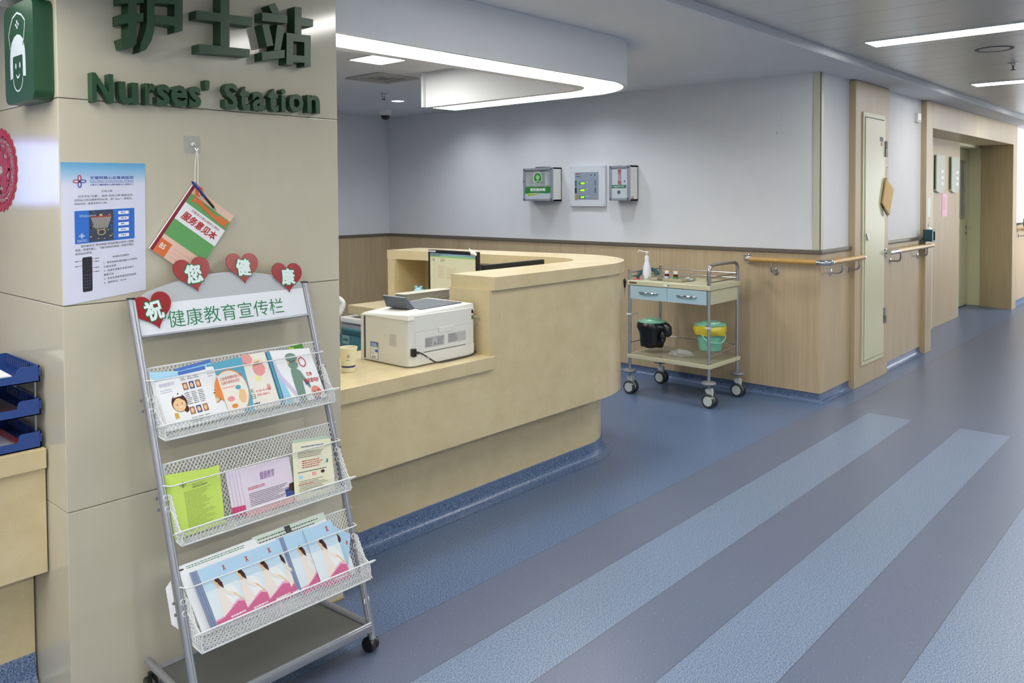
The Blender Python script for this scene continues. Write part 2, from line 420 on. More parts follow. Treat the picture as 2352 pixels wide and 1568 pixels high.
# ------------------------------------------------------------ walls
w = MB(); w.box(XB, XB + .2, YC, 7.14, 0, ZC, PAINT)
struct('wall_back', w, label='white painted wall above a wood panel dado')
struct('wall_back_left', MB().box(.9, XB, 7.04, 7.24, 0, ZC, PAINT))
w = MB(); w.box(-3.0, .9, 5.52, 5.7, 0, ZC, PAINT); w.box(.8, .9, 5.7, 7.24, 0, ZC, PAINT)
struct('wall_left_rear', w)
w = MB(); w.box(XB + .2, 8.30, YC, YC + .2, 0, ZC, PAINT); w.box(12.29, 19.0, YC, YC + .2, 0, ZC, PAINT)
struct('wall_right', w, label='white corridor wall with doors')
w = MB(); w.box(-3.2, 9.0, -3.2, -3.0, 0, ZC + .1, PAINT); w.box(8.9, 9.0, -3.0, -.1, 0, ZC + .1, PAINT)
struct('wall_front', w)
struct('wall_left', MB().box(-3.2, -3.0, -3.2, 5.7, 0, ZC + .1, PAINT))
struct('wall_end', MB().box(18.6, 18.8, -.3, YC, 0, ZM + .1, PAINT))
w = MB(); WX0, WX1, WZ0, WZ1 = 12.7, 16.5, .55, 2.25
w.box(9.0, WX0, -.3, -.1, 0, ZM + .1, PAINT); w.box(WX1, 19.0, -.3, -.1, 0, ZM + .1, PAINT); w.box(WX0, WX1, -.3, -.1, 0, WZ0, PAINT); w.box(WX0, WX1, -.3, -.1, WZ1, ZM + .1, PAINT)
struct('wall_opposite', w)
w = MB()
for i in range(4): x = WX0 + (WX1 - WX0 - .05) * i / 3; w.box(x, x + .05, -.24, -.18, WZ0, WZ1, WHITE)
for z in (WZ0, WZ1 - .05): w.box(WX0, WX1, -.24, -.18, z, z + .05, WHITE)
win = struct('window_1', w, label='large white framed window far down the corridor on the side opposite the doors')
for i in range(3):
    x = WX0 + (WX1 - WX0 - .05) * i / 3; MB().box(x + .05, x + (WX1 - WX0 - .05) / 3, -.213, -.207, WZ0 + .05, WZ1 - .05, mat('window_glass', (240, 244, 246), .02, alpha=.12, spec=.5)).build('window_pane', win)

# tiled column in front
PX0, PX1, PY0, PY1 = .855, 1.805, 2.483, 3.32
p = MB(); p.box(PX0 + .004, PX1 - .004, PY0 + .004, PY1 - .004, 0, ZC, GROUT)
zz = [0.0, .602, 1.195, 1.785, ZC]
for a, b in zip(zz, zz[1:]): p.bev(PX0, PX1, PY0, PY1, a + .0008, b - .0008, TILE, .0032, 2)
struct('wall_pillar', p, label='square column clad in glossy beige wall tiles')
OCHRE = mat('ochre_sealant', (170, 146, 84), rough=.6)
s = MB(); s.sweep([(PX0, PY1), (PX0, PY0), (PX1, PY0), (PX1, PY1)], [(0, .006), (.003, .006), (.003, .001)], OCHRE)
struct('trim_1', s)

# wainscot (wood panel dado), dado cap, cove skirting
def wainscot(name, path, z0=.068, z1=1.075, off=.012):
    m = MB(); m.sweep(path, [(0, z0), (off, z0), (off, z1), (0, z1)], WOOD); return struct(name, m)
def cap(name, path, off=.024):
    m = MB(); m.sweep(path, [(0, 1.072), (off, 1.072), (off + .002, 1.076), (off + .002, 1.096), (off, 1.10), (0, 1.10)], RAILCAP); return struct(name, m)
COVEP = [(.0, .09), (.002, .09), (.003, .035), (.008, .016), (.02, .005), (.045, .0012)]
def cove(name, path, prof=COVEP): m = MB(); m.sweep(path, prof, COVE); return struct(name, m, smooth=60)
wall_path = [(.9, 7.04), (XB, 7.04), (XB, YC), (6.36, YC)]
wainscot('trim_2', wall_path); cap('trim_3', wall_path); cove('baseboard_back', wall_path)
wainscot('trim_4', [(7.14, YC), (8.22, YC)]); cap('trim_5', [(7.16, YC), (8.22, YC)]); cove('baseboard_right', [(7.14, YC), (8.22, YC)])
wainscot('trim_6', [(12.30, YC), (18.6, YC)]); cap('trim_7', [(12.30, YC), (18.6, YC)]); cove('baseboard_far_right', [(12.30, YC), (18.6, YC)])
g = MB(); g.bev(XB - .008, XB, YC - .008, YC + .048, 1.10, ZC, CREAM2, .002); g.bev(XB - .008, XB + .048, YC - .008, YC, 1.10, ZC, CREAM2, .002)
struct('trim_8', g, label='cream corner guard strip on the wall edge')

# wooden pilaster with the narrow duct door
m = MB(); m.bev(6.36, 7.14, YC - .05, YC + .001, 0, ZC - .004, WOOD, .004, 2)
struct('trim_9', m, label='wood laminate pilaster around the narrow duct door')
YP = YC - .05
d = MB()
x0, x1, z0, z1 = 6.50, 7.015, .16, 2.135
for a in ((x0, x0 + .03, z0, z1), (x1 - .03, x1, z0, z1), (x0 + .03, x1 - .03, z1 - .035, z1), (x0 + .03, x1 - .03, z0, z0 + .03)):
    d.bev(a[0], a[1], YP - .010, YP, a[2], a[3], CREAM, .002)
d.box(x0 + .03, x1 - .03, YP - .002, YP - .001, z0 + .03, z1 - .035, DARK)
door = struct('door_1', d, label='narrow cream duct door in the wooden pilaster')
MB().bev(x0 + .036, x1 - .032, YP - .016, YP - .003, z0 + .036, z1 - .042, CREAM, .002).build('door_leaf', door)
for za, zb in ((1.80, 1.93), (1.505, 1.63), (.44, .565)):
    h = MB(); h.lathe([(.011, 0), (.011, (zb - za) / 2 - .001)], (x1 - .012, YP - .022, za), STEEL, 12); h.lathe([(.011, 0), (.011, (zb - za) / 2 - .001)], (x1 - .012, YP - .022, (za + zb) / 2 + .001), GREY, 12)
    h.build('hinge', door)
k = MB(); k.lathe([(.014, 0), (.014, .008), (.006, .009)], (x0 + .062, YP - .016, 1.178), STEEL, 16, (0, -1, 0)); k.lathe([(.012, 0), (.012, .016), (.008, .018)], (x0 + .062, YP - .016, 1.15), CHROME, 16, (0, -1, 0))
k.build('door_lock', door)
st = MB(); st.box(6.862, 6.94, YP - .0172, YP - .0162, 1.922, 1.958, mat('grey_sticker', (110, 108, 116), .6)); st.box(6.884, 6.918, YP - .0172, YP - .0162, 1.888, 1.916, mat('rose_sticker', (176, 110, 120), .6))
st.build('door_sticker', door)

# door portal further down the corridor
m = MB(); PXa, PXb, PZ = 8.42, 12.05, 2.12
m.bev(8.22, PXa, YC - .05, YC + .35, 0, ZC - .004, WOOD, .004)
m.prism([(PXb, YC - .05), (PXb + .24, YC - .05), (PXb + .5, 2.585), (12.20, 2.585)], 0, ZC - .004, WOOD)
m.box(PXa, 10.28, YC - .05, YC + .35, PZ, ZC - .004, WOOD); m.box(10.283, PXb, YC - .05, YC + .35, PZ, ZC - .004, WOOD)
struct('trim_10', m, label='wide wood laminate portal framing two doors')
m = MB(); m.box(9.80, 10.97, 2.565, 2.80, 0, 2.16, WOOD); m.box(12.31, 12.6, 2.60, 2.95, 0, ZC, WOOD2); m.box(8.3, 12.3, 2.86, 3.0, 0, ZC, PAINT); m.box(8.3, 12.3, 2.60, 2.86, 2.13, ZC, CREAM)
struct('wall_portal', m, label='wood panel between the two doors of the portal')
m = MB(); m.bev(9.71, 9.80, 2.55, 2.84, 0, 2.16, CREAM, .004); m.box(8.5, 9.71, 2.79, 2.83, 0, 2.12, CREAM)
struct('door_2', m, label='cream door frame edge at the left of the portal')
m = MB(); m.bev(10.975, 11.0, 2.57, 2.84, 0, 2.13, CREAM, .004); m.bev(12.23, 12.30, 2.59, 2.84, 0, 2.13, CREAM, .004); m.box(11.0, 12.23, 2.60, 2.84, 2.09, 2.13, CREAM)
dr = struct('door_3', m, label='cream ward door with slim window in the portal')
lf = MB(); lf.bev(11.01, 12.22, 2.755, 2.80, .01, 2.085, CREAM, .003); leaf = lf.build('door_leaf', dr)
vf = MB(); A_, B_, C_, D_ = 11.82, 12.00, 1.20, 1.90
for a in ((A_ - .03, A_, C_ - .03, D_ + .03), (B_, B_ + .03, C_ - .03, D_ + .03), (A_, B_, D_, D_ + .03), (A_, B_, C_ - .03, C_)): vf.bev(a[0], a[1], 2.742, 2.756, a[2], a[3], STEEL, .002)
vf.box(A_, B_, 2.749, 2.754, C_, D_, mat('smoked_glass', (96, 104, 104), .06, spec=.8)); vf.build('vision_panel', dr)
hd = MB(); hd.lathe([(.022, 0), (.022, .01)], (12.13, 2.755, 1.05), STEEL, 14, (0, -1, 0)); hd.tube([(12.13, 2.75, 1.05), (12.13, 2.70, 1.05), (12.01, 2.695, 1.05)], .009, CREAM2, 10); hd.lathe([(.018, 0), (.018, .008)], (12.13, 2.755, .97), STEEL, 14, (0, -1, 0)); hd.build('door_handle', dr)

# ------------------------------------------------------------ ceiling fittings
def corridor_light(x, label):
    t = thing('ceiling_light', label, 'ceiling light', (x, 1.0, ZM), 'recessed strip lights across the corridor')
    f = MB(); y0, y1, wd = .25, 1.72, .10
    for a in ((x - wd - .008, x - wd, y0 - .008, y1 + .008), (x + wd, x + wd + .008, y0 - .008, y1 + .008), (x - wd, x + wd, y0 - .008, y0), (x - wd, x + wd, y1, y1 + .008)): f.bev(a[0], a[1], a[2], a[3], ZM - .006, ZM + .001, WHITE, .001, 1)
    f.build('frame', t)
    MB().box(x - wd, x + wd, y0, y1, ZM - .004, ZM - .001, LAMP_MAT).build('diffuser', t)
LX = [(-2.60, 'recessed strip light above the space behind the tiled column'), (-.02, 'recessed strip light straight above the viewer'), (2.57, 'recessed strip light mirrored in the glossy column tiles'), (5.22, 'longest recessed strip light seen at the upper right'), (7.80, 'second recessed strip light along the corridor, beyond the round speaker'), (10.25, 'third recessed strip light at the right edge of the picture'), (12.9, 'recessed strip light beyond the door portal'), (15.5, 'last recessed strip light before the end window')]
for x, l in LX: corridor_light(x, l)

# horseshoe light bulkhead above the counter
RZ = 2.125
t = thing('light_bulkhead', 'white horseshoe shaped light bulkhead hanging over the nurses counter', 'ceiling light', (2.6, 2.7, ZC))
def band(mb, a, b, z0, z1, m):
    """solid strip between two offset outlines"""
    oa = [(PX1 + .002, 2.57 + a)] + [(3.68 + (.48 - a) * math.cos(math.radians(q)), 3.05 + (.48 - a) * math.sin(math.radians(q))) for q in range(-90, 1, 6)] + [(4.14 - a + .02, 4.27)]
    ob = [(PX1 + .002, 2.57 + b)] + [(3.68 + (.48 - b) * math.cos(math.radians(q)), 3.05 + (.48 - b) * math.sin(math.radians(q))) for q in range(-90, 1, 6)] + [(4.14 - b + .02, 4.27)]
    n = len(oa); vs = [(x, y, z) for z in (z0, z1) for L in (oa, ob) for x, y in L]; fs = []
    for i in range(n - 1):
        j = i + 1
        fs += [(i, j, n + j, n + i), (2 * n + i, 3 * n + i, 3 * n + j, 2 * n + j), (i, 2 * n + i, 2 * n + j, j), (n + i, n + j, 3 * n + j, 3 * n + i)]
    fs += [(0, n, 3 * n, 2 * n), (n - 1, 3 * n - 1, 4 * n - 1, 2 * n - 1)]
    mb.add(vs, fs, m)
sh = MB(); band(sh, 0, .022, RZ, ZC - .001, CEIL); band(sh, .245, .305, RZ, ZC - .001, CEIL); band(sh, .022, .245, RZ + .09, RZ + .11, CEIL)
sh.box(3.83, 4.16, 4.27, 4.29, RZ, ZC - .001, CEIL)
sh.build('bulkhead_shell', t, smooth=30)
df = MB(); band(df, .024, .243, RZ + .045, RZ + .05, RING_MAT); df.build('diffuser', t)

# second lit bulkhead beyond the left end of the column
t = thing('light_bulkhead', 'corner of a lit white bulkhead over the green nurse sign, cut by the frame', 'ceiling light', (.2, 2.4, 2.08))
b = MB(); Z2 = 2.08
b.box(-2.0, .83, 2.745, 2.79, Z2, ZC - .001, CEIL); b.box(.785, .83, 1.6, 2.745, Z2, ZC - .001, CEIL); b.box(-2.0, .785, 1.6, 2.745, Z2 + .1, Z2 + .12, CEIL)
b.build('bulkhead_shell', t)
MB().box(-2.0, .783, 1.62, 2.743, Z2 + .05, Z2 + .055, glow('bulkhead_diffuser', LAMP_COL, 2.2)).build('diffuser', t)

def panel_light(cx, cy, label, lamp=None):
    t = thing('ceiling_light', label, 'ceiling light', (cx, cy, ZC), 'square panel lights over the nurses station')
    f = MB(); a0, a1, b0, b1 = cx - .125, cx + .125, cy - .13, cy + .13
    for q in ((a0 - .012, a0, b0 - .012, b1 + .012), (a1, a1 + .012, b0 - .012, b1 + .012), (a0, a1, b0 - .012, b0), (a0, a1, b1, b1 + .012)): f.bev(*q, ZC - .008, ZC, WHITE, .002, 1)
    f.build('frame', t); MB().box(a0, a1, b0, b1, ZC - .005, ZC - .002, lamp or PANEL_MAT).build('diffuser', t)
panel_light(3.28, 4.075, 'square panel light in the ceiling behind the horseshoe bulkhead')
panel_light(2.30, 4.075, 'added square panel light, unseen behind the tiled column')  # this and the next panel are added unseen to brighten the station interior
panel_light(2.30, 5.60, 'added square panel light at the rear, unseen behind the tiled column')

for px_, py_, lb in ((-2.1, -1.4, 'added square fill panel in the lobby behind the viewer, first from the left'), (-1.0, -1.4, 'added square fill panel in the lobby behind the viewer, second from the left'), (.1, -1.4, 'added square fill panel right behind the viewer'), (.9, -1.4, 'added square fill panel in the lobby a step right of the viewer'), (.9, -2.3, 'added square fill panel near the front wall of the lobby'), (5.6, -.7, 'added square fill panel at the right of the lobby, nearer one'), (6.8, -.7, 'added square fill panel at the far right of the lobby')): panel_light(px_, py_, lb, glow('lobby_fill_diffuser', LAMP_COL, E_LOBBY_FILL))  # fill panels added out of view to brighten the column and counter fronts
def downlight(x, y, label, watts):
    t = thing('downlight', label, 'ceiling light', (x, y, ZC), 'round ceiling downlights')
    MB().lathe([(.055, 0), (.065, -.004), (.072, -.003), (.074, 0)], (x, y, ZC), WHITE, 28, cap=False).build('trim_ring', t)
    MB().lathe([(.054, -.0015), (.054, -.0005)], (x, y, ZC), glow('downlight_diffuser', (.85, .92, 1.0), 5)).build('diffuser', t)
    l = bpy.data.lights.new('downlight_lamp', 'SPOT'); l.energy = watts; l.spot_size = math.radians(150); l.spot_blend = 1.0; l.shadow_soft_size = .06; l.color = (.88, .94, 1.0)
    o = bpy.data.objects.new('downlight_lamp', l); COL.objects.link(o); o.parent = t; o.location = (0, 0, -.02)
downlight(4.83, 5.73, 'small round downlight near the security camera', W_DOWN)
downlight(5.05, 3.55, 'added round downlight between counter and trolley, hidden by the bulkhead', W_DOWN)  # added out of sight to brighten the right part of the back wall
for yy, lb in ((4.15, 'round downlight over the suggestion box, hidden by the bulkhead'), (4.85, 'round downlight over the service box, hidden by the bulkhead'), (5.65, 'round downlight near the wall corner, hidden by the bulkhead')): downlight(5.30, yy, lb, W_DOWN)

t = thing('air_vent', 'square air diffuser grille in the ceiling by the panel light', 'vent', (3.86, 4.70, ZC))
vx0, vx1, vy0, vy1 = 3.62, 4.00, 4.50, 4.88
f = MB()
VENT = mat('vent_grey', (168, 168, 166), .5)
for q in range(4):
    i = q * .045; ww = .02 if q else .035; z = ZC - .012 + q * .003
    for r in ((vx0 + i, vx0 + i + ww, vy0 + i, vy1 - i), (vx1 - i - ww, vx1 - i, vy0 + i, vy1 - i), (vx0 + i + ww, vx1 - i - ww, vy0 + i, vy0 + i + ww), (vx0 + i + ww, vx1 - i - ww, vy1 - i - ww, vy1 - i)): f.bev(r[0], r[1], r[2], r[3], z, ZC, VENT, .002, 1)
f.build('louvre', t)
MB().box(vx0 + .03, vx1 - .03, vy0 + .03, vy1 - .03, ZC - .001, ZC, DARK).build('backing', t)

def sprinkler(x, y, z, label):
    t = thing('sprinkler', label, 'sprinkler', (x, y, z), 'ceiling sprinklers'); m = MB()
    m.lathe([(.035, 0), (.034, -.004), (.014, -.007), (.012, -.02)], (x, y, z), STEEL, 20); m.build('escutcheon', t)
    m = MB(); 
    for s_ in (-1, 1): m.tube([(x + s_ * .008, y, z - .018), (x + s_ * .016, y, z - .032), (x + s_ * .004, y, z - .05)], .0028, DARK, 8)
    m.lathe([(.018, 0), (.018, -.003), (.004, -.004)], (x, y, z - .05), DARK, 16); m.build('deflector', t)
sprinkler(4.40, 5.40, ZC, 'pendent sprinkler on the ceiling between air vent and security camera')
sprinkler(6.66, 1.225, ZM, 'pendent sprinkler on the corridor ceiling near the round speaker')

t = thing('ceiling_speaker', 'round flush speaker in the corridor metal ceiling', 'speaker', (5.95, 1.20, ZM))
MB().lathe([(.086, 0), (.100, -.004), (.108, -.004), (.112, 0)], (5.95, 1.20, ZM), DARK, 36, cap=False).build('rim', t)
MB().lathe([(.088, -.002), (.088, 0)], (5.95, 1.20, ZM), PANEL, 36).build('grille', t)
t = thing('smoke_detector', 'dark edged round detector on the corridor ceiling at the right border', 'detector', (7.30, 1.16, ZM))
MB().lathe([(.055, 0), (.055, -.02), (.03, -.04)], (7.30, 1.16, ZM), WHITE, 24).build('housing', t)

t = thing('security_camera', 'dome security camera under the ceiling corner', 'camera', (5.25, 6.42, ZC))
MB().lathe([(.06, 0), (.062, -.02), (.058, -.05), (.05, -.055)], (5.25, 6.42, ZC), WHITE, 28).build('housing', t)
MB().lathe([(.048, -.05), (.044, -.07), (.03, -.092), (.002, -.10)], (5.25, 6.42, ZC), mat('black_dome', (16, 16, 18), .08), 24).build('dome', t)

# screen on the rear wall: seen only as a reflection in the column tiles
t = thing('wall_screen', 'lit wall display mirrored in the glossy side of the column', 'screen', (-.45, 5.50, 1.45))
MB().bev(-1.02, .10, 5.49, 5.52, 1.43, 1.90, GREY, .006).build('bezel', t)
scm = mat('display_glow', (150, 170, 235), .3, emit=E_SCREEN * 1.5)
q = MB().box(-1.0, .08, 5.485, 5.4895, 1.455, 1.875, scm); a = Art(q, (-1.0, 5.484, 1.455), (.08, 5.484, 1.455), (.08, 5.484, 1.875), (-1.0, 5.484, 1.875))
hdr = mat('display_header', (96, 84, 190), .3, emit=E_SCREEN); a.rect(0, .92, 1, 1, hdr); a.rect(0, 0, 1, .04, hdr)
dim = mat('display_text', (130, 120, 150), .4, emit=.4)
for i in range(6):
    for j in range(5): a.rect(.1 + .16 * i, .15 + .16 * j, .14 + .16 * i, .165 + .16 * j, dim, 2)
q.build('display', t)
# ------------------------------------------------------------ nurses counter (right of the column)
def outer_path(x0, off=0.0, yend=4.48):
    """counter front from x0, rounded end, then back leg; off moves inwards"""
    p = [(x0, 2.57 + off)] + [(3.59 + (.55 - off) * math.cos(math.radians(a)), 3.12 + (.55 - off) * math.sin(math.radians(a))) for a in range(-90, 1, 5)]
    return p + [(3.985 - off, yend)]
def solid_band(mb, A, Bp, z0, z1, m):
    n = len(A); vs = [(x, y, z) for z in (z0, z1) for L in (A, Bp) for x, y in L]; fs = []
    for i in range(n - 1):
        j = i + 1; fs += [(i, j, n + j, n + i), (2 * n + i, 3 * n + i, 3 * n + j, 2 * n + j), (i, 2 * n + i, 2 * n + j, j), (n + i, n + j, 3 * n + j, 3 * n + i)]
    fs += [(0, n, 3 * n, 2 * n), (n - 1, 3 * n - 1, 4 * n - 1, 2 * n - 1)]
    mb.add(vs, fs, m)
ct = thing('reception_counter', 'beige stone nurses counter with rounded end between column and back wall', 'counter', (2.9, 3.2, 0))
m = MB(); solid_band(m, outer_path(1.815), outer_path(1.815, .05), .40, .70, STONE); solid_band(m, outer_path(2.70), outer_path(2.70, .05), .70, 1.066, STONE)
m.box(2.702, 2.76, 2.575, 2.837, .765, 1.0665, STONE); m.box(2.70, 3.55, 2.80, 2.835, .765, 1.066, STONE)
m.build('front_panel', ct, smooth=30)
m = MB(); inner = [(2.715, 2.84)] + [(3.60 + .235 * math.cos(math.radians(a)), 3.075 + .235 * math.sin(math.radians(a))) for a in range(-90, 1, 5)] + [(3.66, 4.475)]
outer = [(2.715, 2.55)] + [(3.59 + .57 * math.cos(math.radians(a)), 3.12 + .57 * math.sin(math.radians(a))) for a in range(-90, 1, 5)] + [(3.965 + .0, 4.475)]
solid_band(m, outer, inner, 1.067, 1.128, STONE); m.build('ledge', ct, smooth=30)
m = MB(); m.box(3.66, 3.95, 4.395, 4.469, .766, 1.067, STONE); m.box(3.66, 3.70, 3.2, 3.28, .766, 1.067, STONE); m.build('ledge_support', ct)
m = MB(); m.bev(1.815, 2.715, 2.55, 3.144, .705, .765, STONE, .003); m.bev(2.715, 3.60, 2.62, 3.144, .705, .765, STONE, .003); m.bev(3.37, 3.93, 3.144, 4.545, .705, .765, STONE, .003); m.build('desk_top', ct)
m = MB(); bo = [(1.815, 2.75)] + [(3.70 + .37 * math.cos(math.radians(a)), 3.12 + .37 * math.sin(math.radians(a))) for a in range(-90, 1, 5)] + [(3.92, 4.45)]
bi = [(1.815, 2.80)] + [(3.70 + .32 * math.cos(math.radians(a)), 3.12 + .32 * math.sin(math.radians(a))) for a in range(-90, 1, 5)] + [(3.87, 4.45)]
solid_band(m, bo, bi, .088, .402, STONE); m.build('plinth', ct, smooth=30)
m = MB(); solid_band(m, outer_path(1.815, .01), [(x, y) for x, y in [(1.815, 2.80)] + [(3.68 + .30 * math.cos(math.radians(a)), 3.12 + .30 * math.sin(math.radians(a))) for a in range(-90, 1, 5)] + [(3.86, 4.47)]], .40, .42, STONE)
m.box(3.45, 3.9, 4.40, 4.44, 0, .705, STONE); m.build('underside', ct)
cove('baseboard_counter', bo, [(.0, .088), (.004, .085), (.006, .04), (.014, .018), (.03, .006), (.06, .0012)])

cl = thing('reception_counter', 'lower stone counter left of the column carrying the blue tray stack', 'counter', (.2, 2.9, 0))
m = MB(); m.bev(-2.6, .85, 2.62, 3.30, .705, .765, STONE, .003); m.build('desk_top', cl)
m = MB(); m.box(-2.6, .85, 2.635, 2.69, .39, .705, STONE); m.box(-2.6, .85, 2.69, 2.80, .39, .41, STONE); m.build('front_panel', cl)
m = MB(); m.box(-2.6, .85, 2.76, 2.81, .10, .39, STONE); m.box(-2.6, .85, 3.2, 3.25, .0, .705, STONE); m.build('plinth', cl)
cove('baseboard_counter_left', [(-2.6, 2.76), (.85, 2.76)], [(.0, .10), (.004, .095), (.006, .04), (.014, .018), (.03, .006), (.06, .0012)])

# ------------------------------------------------------------ things on the counter
D0 = .7655
# laser printer, back turned to the viewer
PW = mat('printer_white', (214, 214, 208), .38, noise=.01); PW2 = mat('printer_side', (212, 212, 207), .42, noise=.01)
pt = thing('printer', 'white laser printer seen from its back on the counter', 'printer', (2.47, 2.80, D0))
x0, x1, y0, y1 = 2.272, 2.675, 2.645, 2.965
m = MB(); base = [(x0 + .004, y0 + .03), (x0 + .012, y0 + .012), (x0 + .032, y0), (x1 - .006, y0), (x1, y0 + .006), (x1, y1), (x0 + .004, y1)]
m.prism(base, D0 + .004, D0 + .205, PW2); m.build('body', pt, smooth=25)
m = MB()
m.hexa([(x0, y0 - .001, D0 + .205), (x1, y0 - .001, D0 + .205), (x1, y1, D0 + .205), (x0, y1, D0 + .205), (x0 + .006, y0 + .004, D0 + .226), (x1 - .004, y0 + .004, D0 + .240), (x1 - .004, y1 - .006, D0 + .242), (x0 + .006, y1 - .01, D0 + .214)], PW)
m.build('top_cover', pt, smooth=25)
TRAYC = mat('tray_slate', (74, 82, 92), .45)
m = MB(); m.hexa([(x0 + .14, y0 + .07, D0 + .229), (x1 - .03, y0 + .05, D0 + .240), (x1 - .03, y1 - .03, D0 + .240), (x0 + .14, y1 - .03, D0 + .226), (x0 + .14, y0 + .07, D0 + .234), (x1 - .03, y0 + .05, D0 + .2435), (x1 - .03, y1 - .03, D0 + .2435), (x0 + .14, y1 - .03, D0 + .230)], TRAYC)
m.hexa([(x0 + .105, y0 + .12, D0 + .233), (x0 + .145, y0 + .12, D0 + .233), (x0 + .145, y1 - .05, D0 + .233), (x0 + .105, y1 - .05, D0 + .233), (x0 + .085, y0 + .12, D0 + .285), (x0 + .09, y0 + .12, D0 + .289), (x0 + .09, y1 - .05, D0 + .289), (x0 + .085, y1 - .05, D0 + .285)], TRAYC)
m.build('paper_stop', pt)
m = MB(); yy = y0 - .002
m.bev(x0 + .038, x1 - .012, yy, y0 + .003, D0 + .150, D0 + .222, PW, .002); m.bev(x0 + .040, x1 - .012, yy, y0 + .003, D0 + .058, D0 + .1485, PW, .002); m.bev(x0 + .038, x1 - .004, yy, y0 + .003, D0 + .006, D0 + .056, PW, .002)
m.box(x0 + .09, x1 - .06, yy - .0002, yy + .001, D0 + .0565, D0 + .0592, DARK); m.bev(x0 + .175, x0 + .268, yy - .004, yy, D0 + .132, D0 + .156, PW2, .003)
LB = mat('rating_label', (176, 176, 174), .5)
a = Art(m, (x0 + .095, yy, D0 + .075), (x0 + .212, yy, D0 + .075), (x0 + .212, yy, D0 + .120), (x0 + .095, yy, D0 + .120)); a.rect(0, 0, 1, 1, LB); a.dashes(.03, .1, .4, .9, 7, INK, 2, .4, 3, .03); a.dashes(.62, .35, .97, .92, 7, INK, 2, .4, 4, .03); a.ring(.5, .28, .05, .12, .02, INK, 2, wv=.05); a.ring(.66, .22, .04, .1, .02, INK, 2, wv=.04); a.dashes(.74, .14, .95, .3, 2, INK, 2, .5, 5, .03)
a = Art(m, (x0 + .232, yy, D0 + .078), (x0 + .345, yy, D0 + .078), (x0 + .345, yy, D0 + .122), (x0 + .232, yy, D0 + .122)); a.rect(0, 0, 1, 1, LB); a.dashes(.04, .1, .55, .92, 9, INK, 2, .4, 6, .03)
m.build('rear_cover', pt)
m = MB(); m.box(x1 - .0015, x1 + .0012, y0 + .012, y0 + .04, D0 + .165, D0 + .225, PW); m.box(x1 - .02, x1 - .008, yy - .0012, yy, D0 + .196, D0 + .212, BLACK); m.box(x1 - .02, x1 - .008, yy - .0012, yy, D0 + .168, D0 + .186, mat('port_green', (80, 120, 60), .5)); m.build('port_panel', pt)
m = MB(); xs = x0 + .0035
a = Art(m, (xs, y1 - .06, D0 + .012), (xs, y1 - .115, D0 + .012), (xs, y1 - .115, D0 + .088), (xs, y1 - .06, D0 + .088)); BL = mat('sticker_blue', (48, 110, 190), .4)
a.rect(0, 0, 1, 1, INK); a.rect(.04, .02, .96, .98, PAPER, 2); a.rect(.04, .72, .96, .98, BL, 3); a.dashes(.12, .76, .9, .94, 2, PAPER, 4, .5, 3, .1); a.ell(.78, .5, .2, .1, BL, 3); a.dashes(.2, .06, .8, .18, 2, INK, 3, .6, 5, .08); a.dashes(.12, .25, .55, .66, 6, GREY, 3, .4, 8, .08)
for i in range(9):
    for j in range(12): m.box(xs - .0004, xs, y0 + .082 + i * .0052, y0 + .0845 + i * .0052, D0 + .085 + j * .0045, D0 + .087 + j * .0045, GREY)
m.build('side_sticker', pt)
m = MB(); m.box(x0 - .003, x0 + .006, y1 - .018, y1, D0 + .0, D0 + .205, PW); m.box(x0 + .0005, x0 + .004, y1 - .024, y1 - .018, D0 + .01, D0 + .2, DARK); m.build('front_edge', pt)
cb = MB(); cb.bev(x0 + .018, x0 + .038, y0 - .014, y0 + .006, D0 + .048, D0 + .082, BLACK, .003); cb.tube(bez([(x0 + .034, y0 - .010, D0 + .066), (x0 + .058, y0 - .018, D0 + .060), (x0 + .09, y0 - .022, D0 + .040), (x0 + .14, y0 - .026, D0 + .010), (x0 + .20, y0 - .030, D0 + .0055), (x0 + .29, y0 - .024, D0 + .005), (x0 + .36, y0 - .015, D0 + .006), (x1 + .014, y0 + .006, D0 + .012), (x1 + .012, y0 + .05, D0 + .006)]), .0032, BLACK, 8)
cb.tube([(x0 + .088, y0 - .0219, D0 + .041), (x0 + .10, y0 - .023, D0 + .033)], .0036, GREY, 8); cb.tube([(x0 + .034, y0 - .010, D0 + .066), (x0 + .050, y0 - .015, D0 + .062)], .006, BLACK, 8)
tag(cb.build('power_cable'), 'black power cable looping from the back of the printer', 'cable')
cb = MB(); cb.tube(bez([(x1 - .010, y0 - .003, D0 + .178), (x1 + .010, y0 - .012, D0 + .176), (x1 + .030, y0 - .004, D0 + .155), (x1 + .022, y0 + .03, D0 + .115), (x1 + .014, y0 + .07, D0 + .06), (x1 + .016, y0 + .10, D0 + .004)]), .0028, mat('cable_grey', (150, 150, 130), .5), 8)
tag(cb.build('network_cable'), 'thin grey network cable at the right edge of the printer', 'cable')

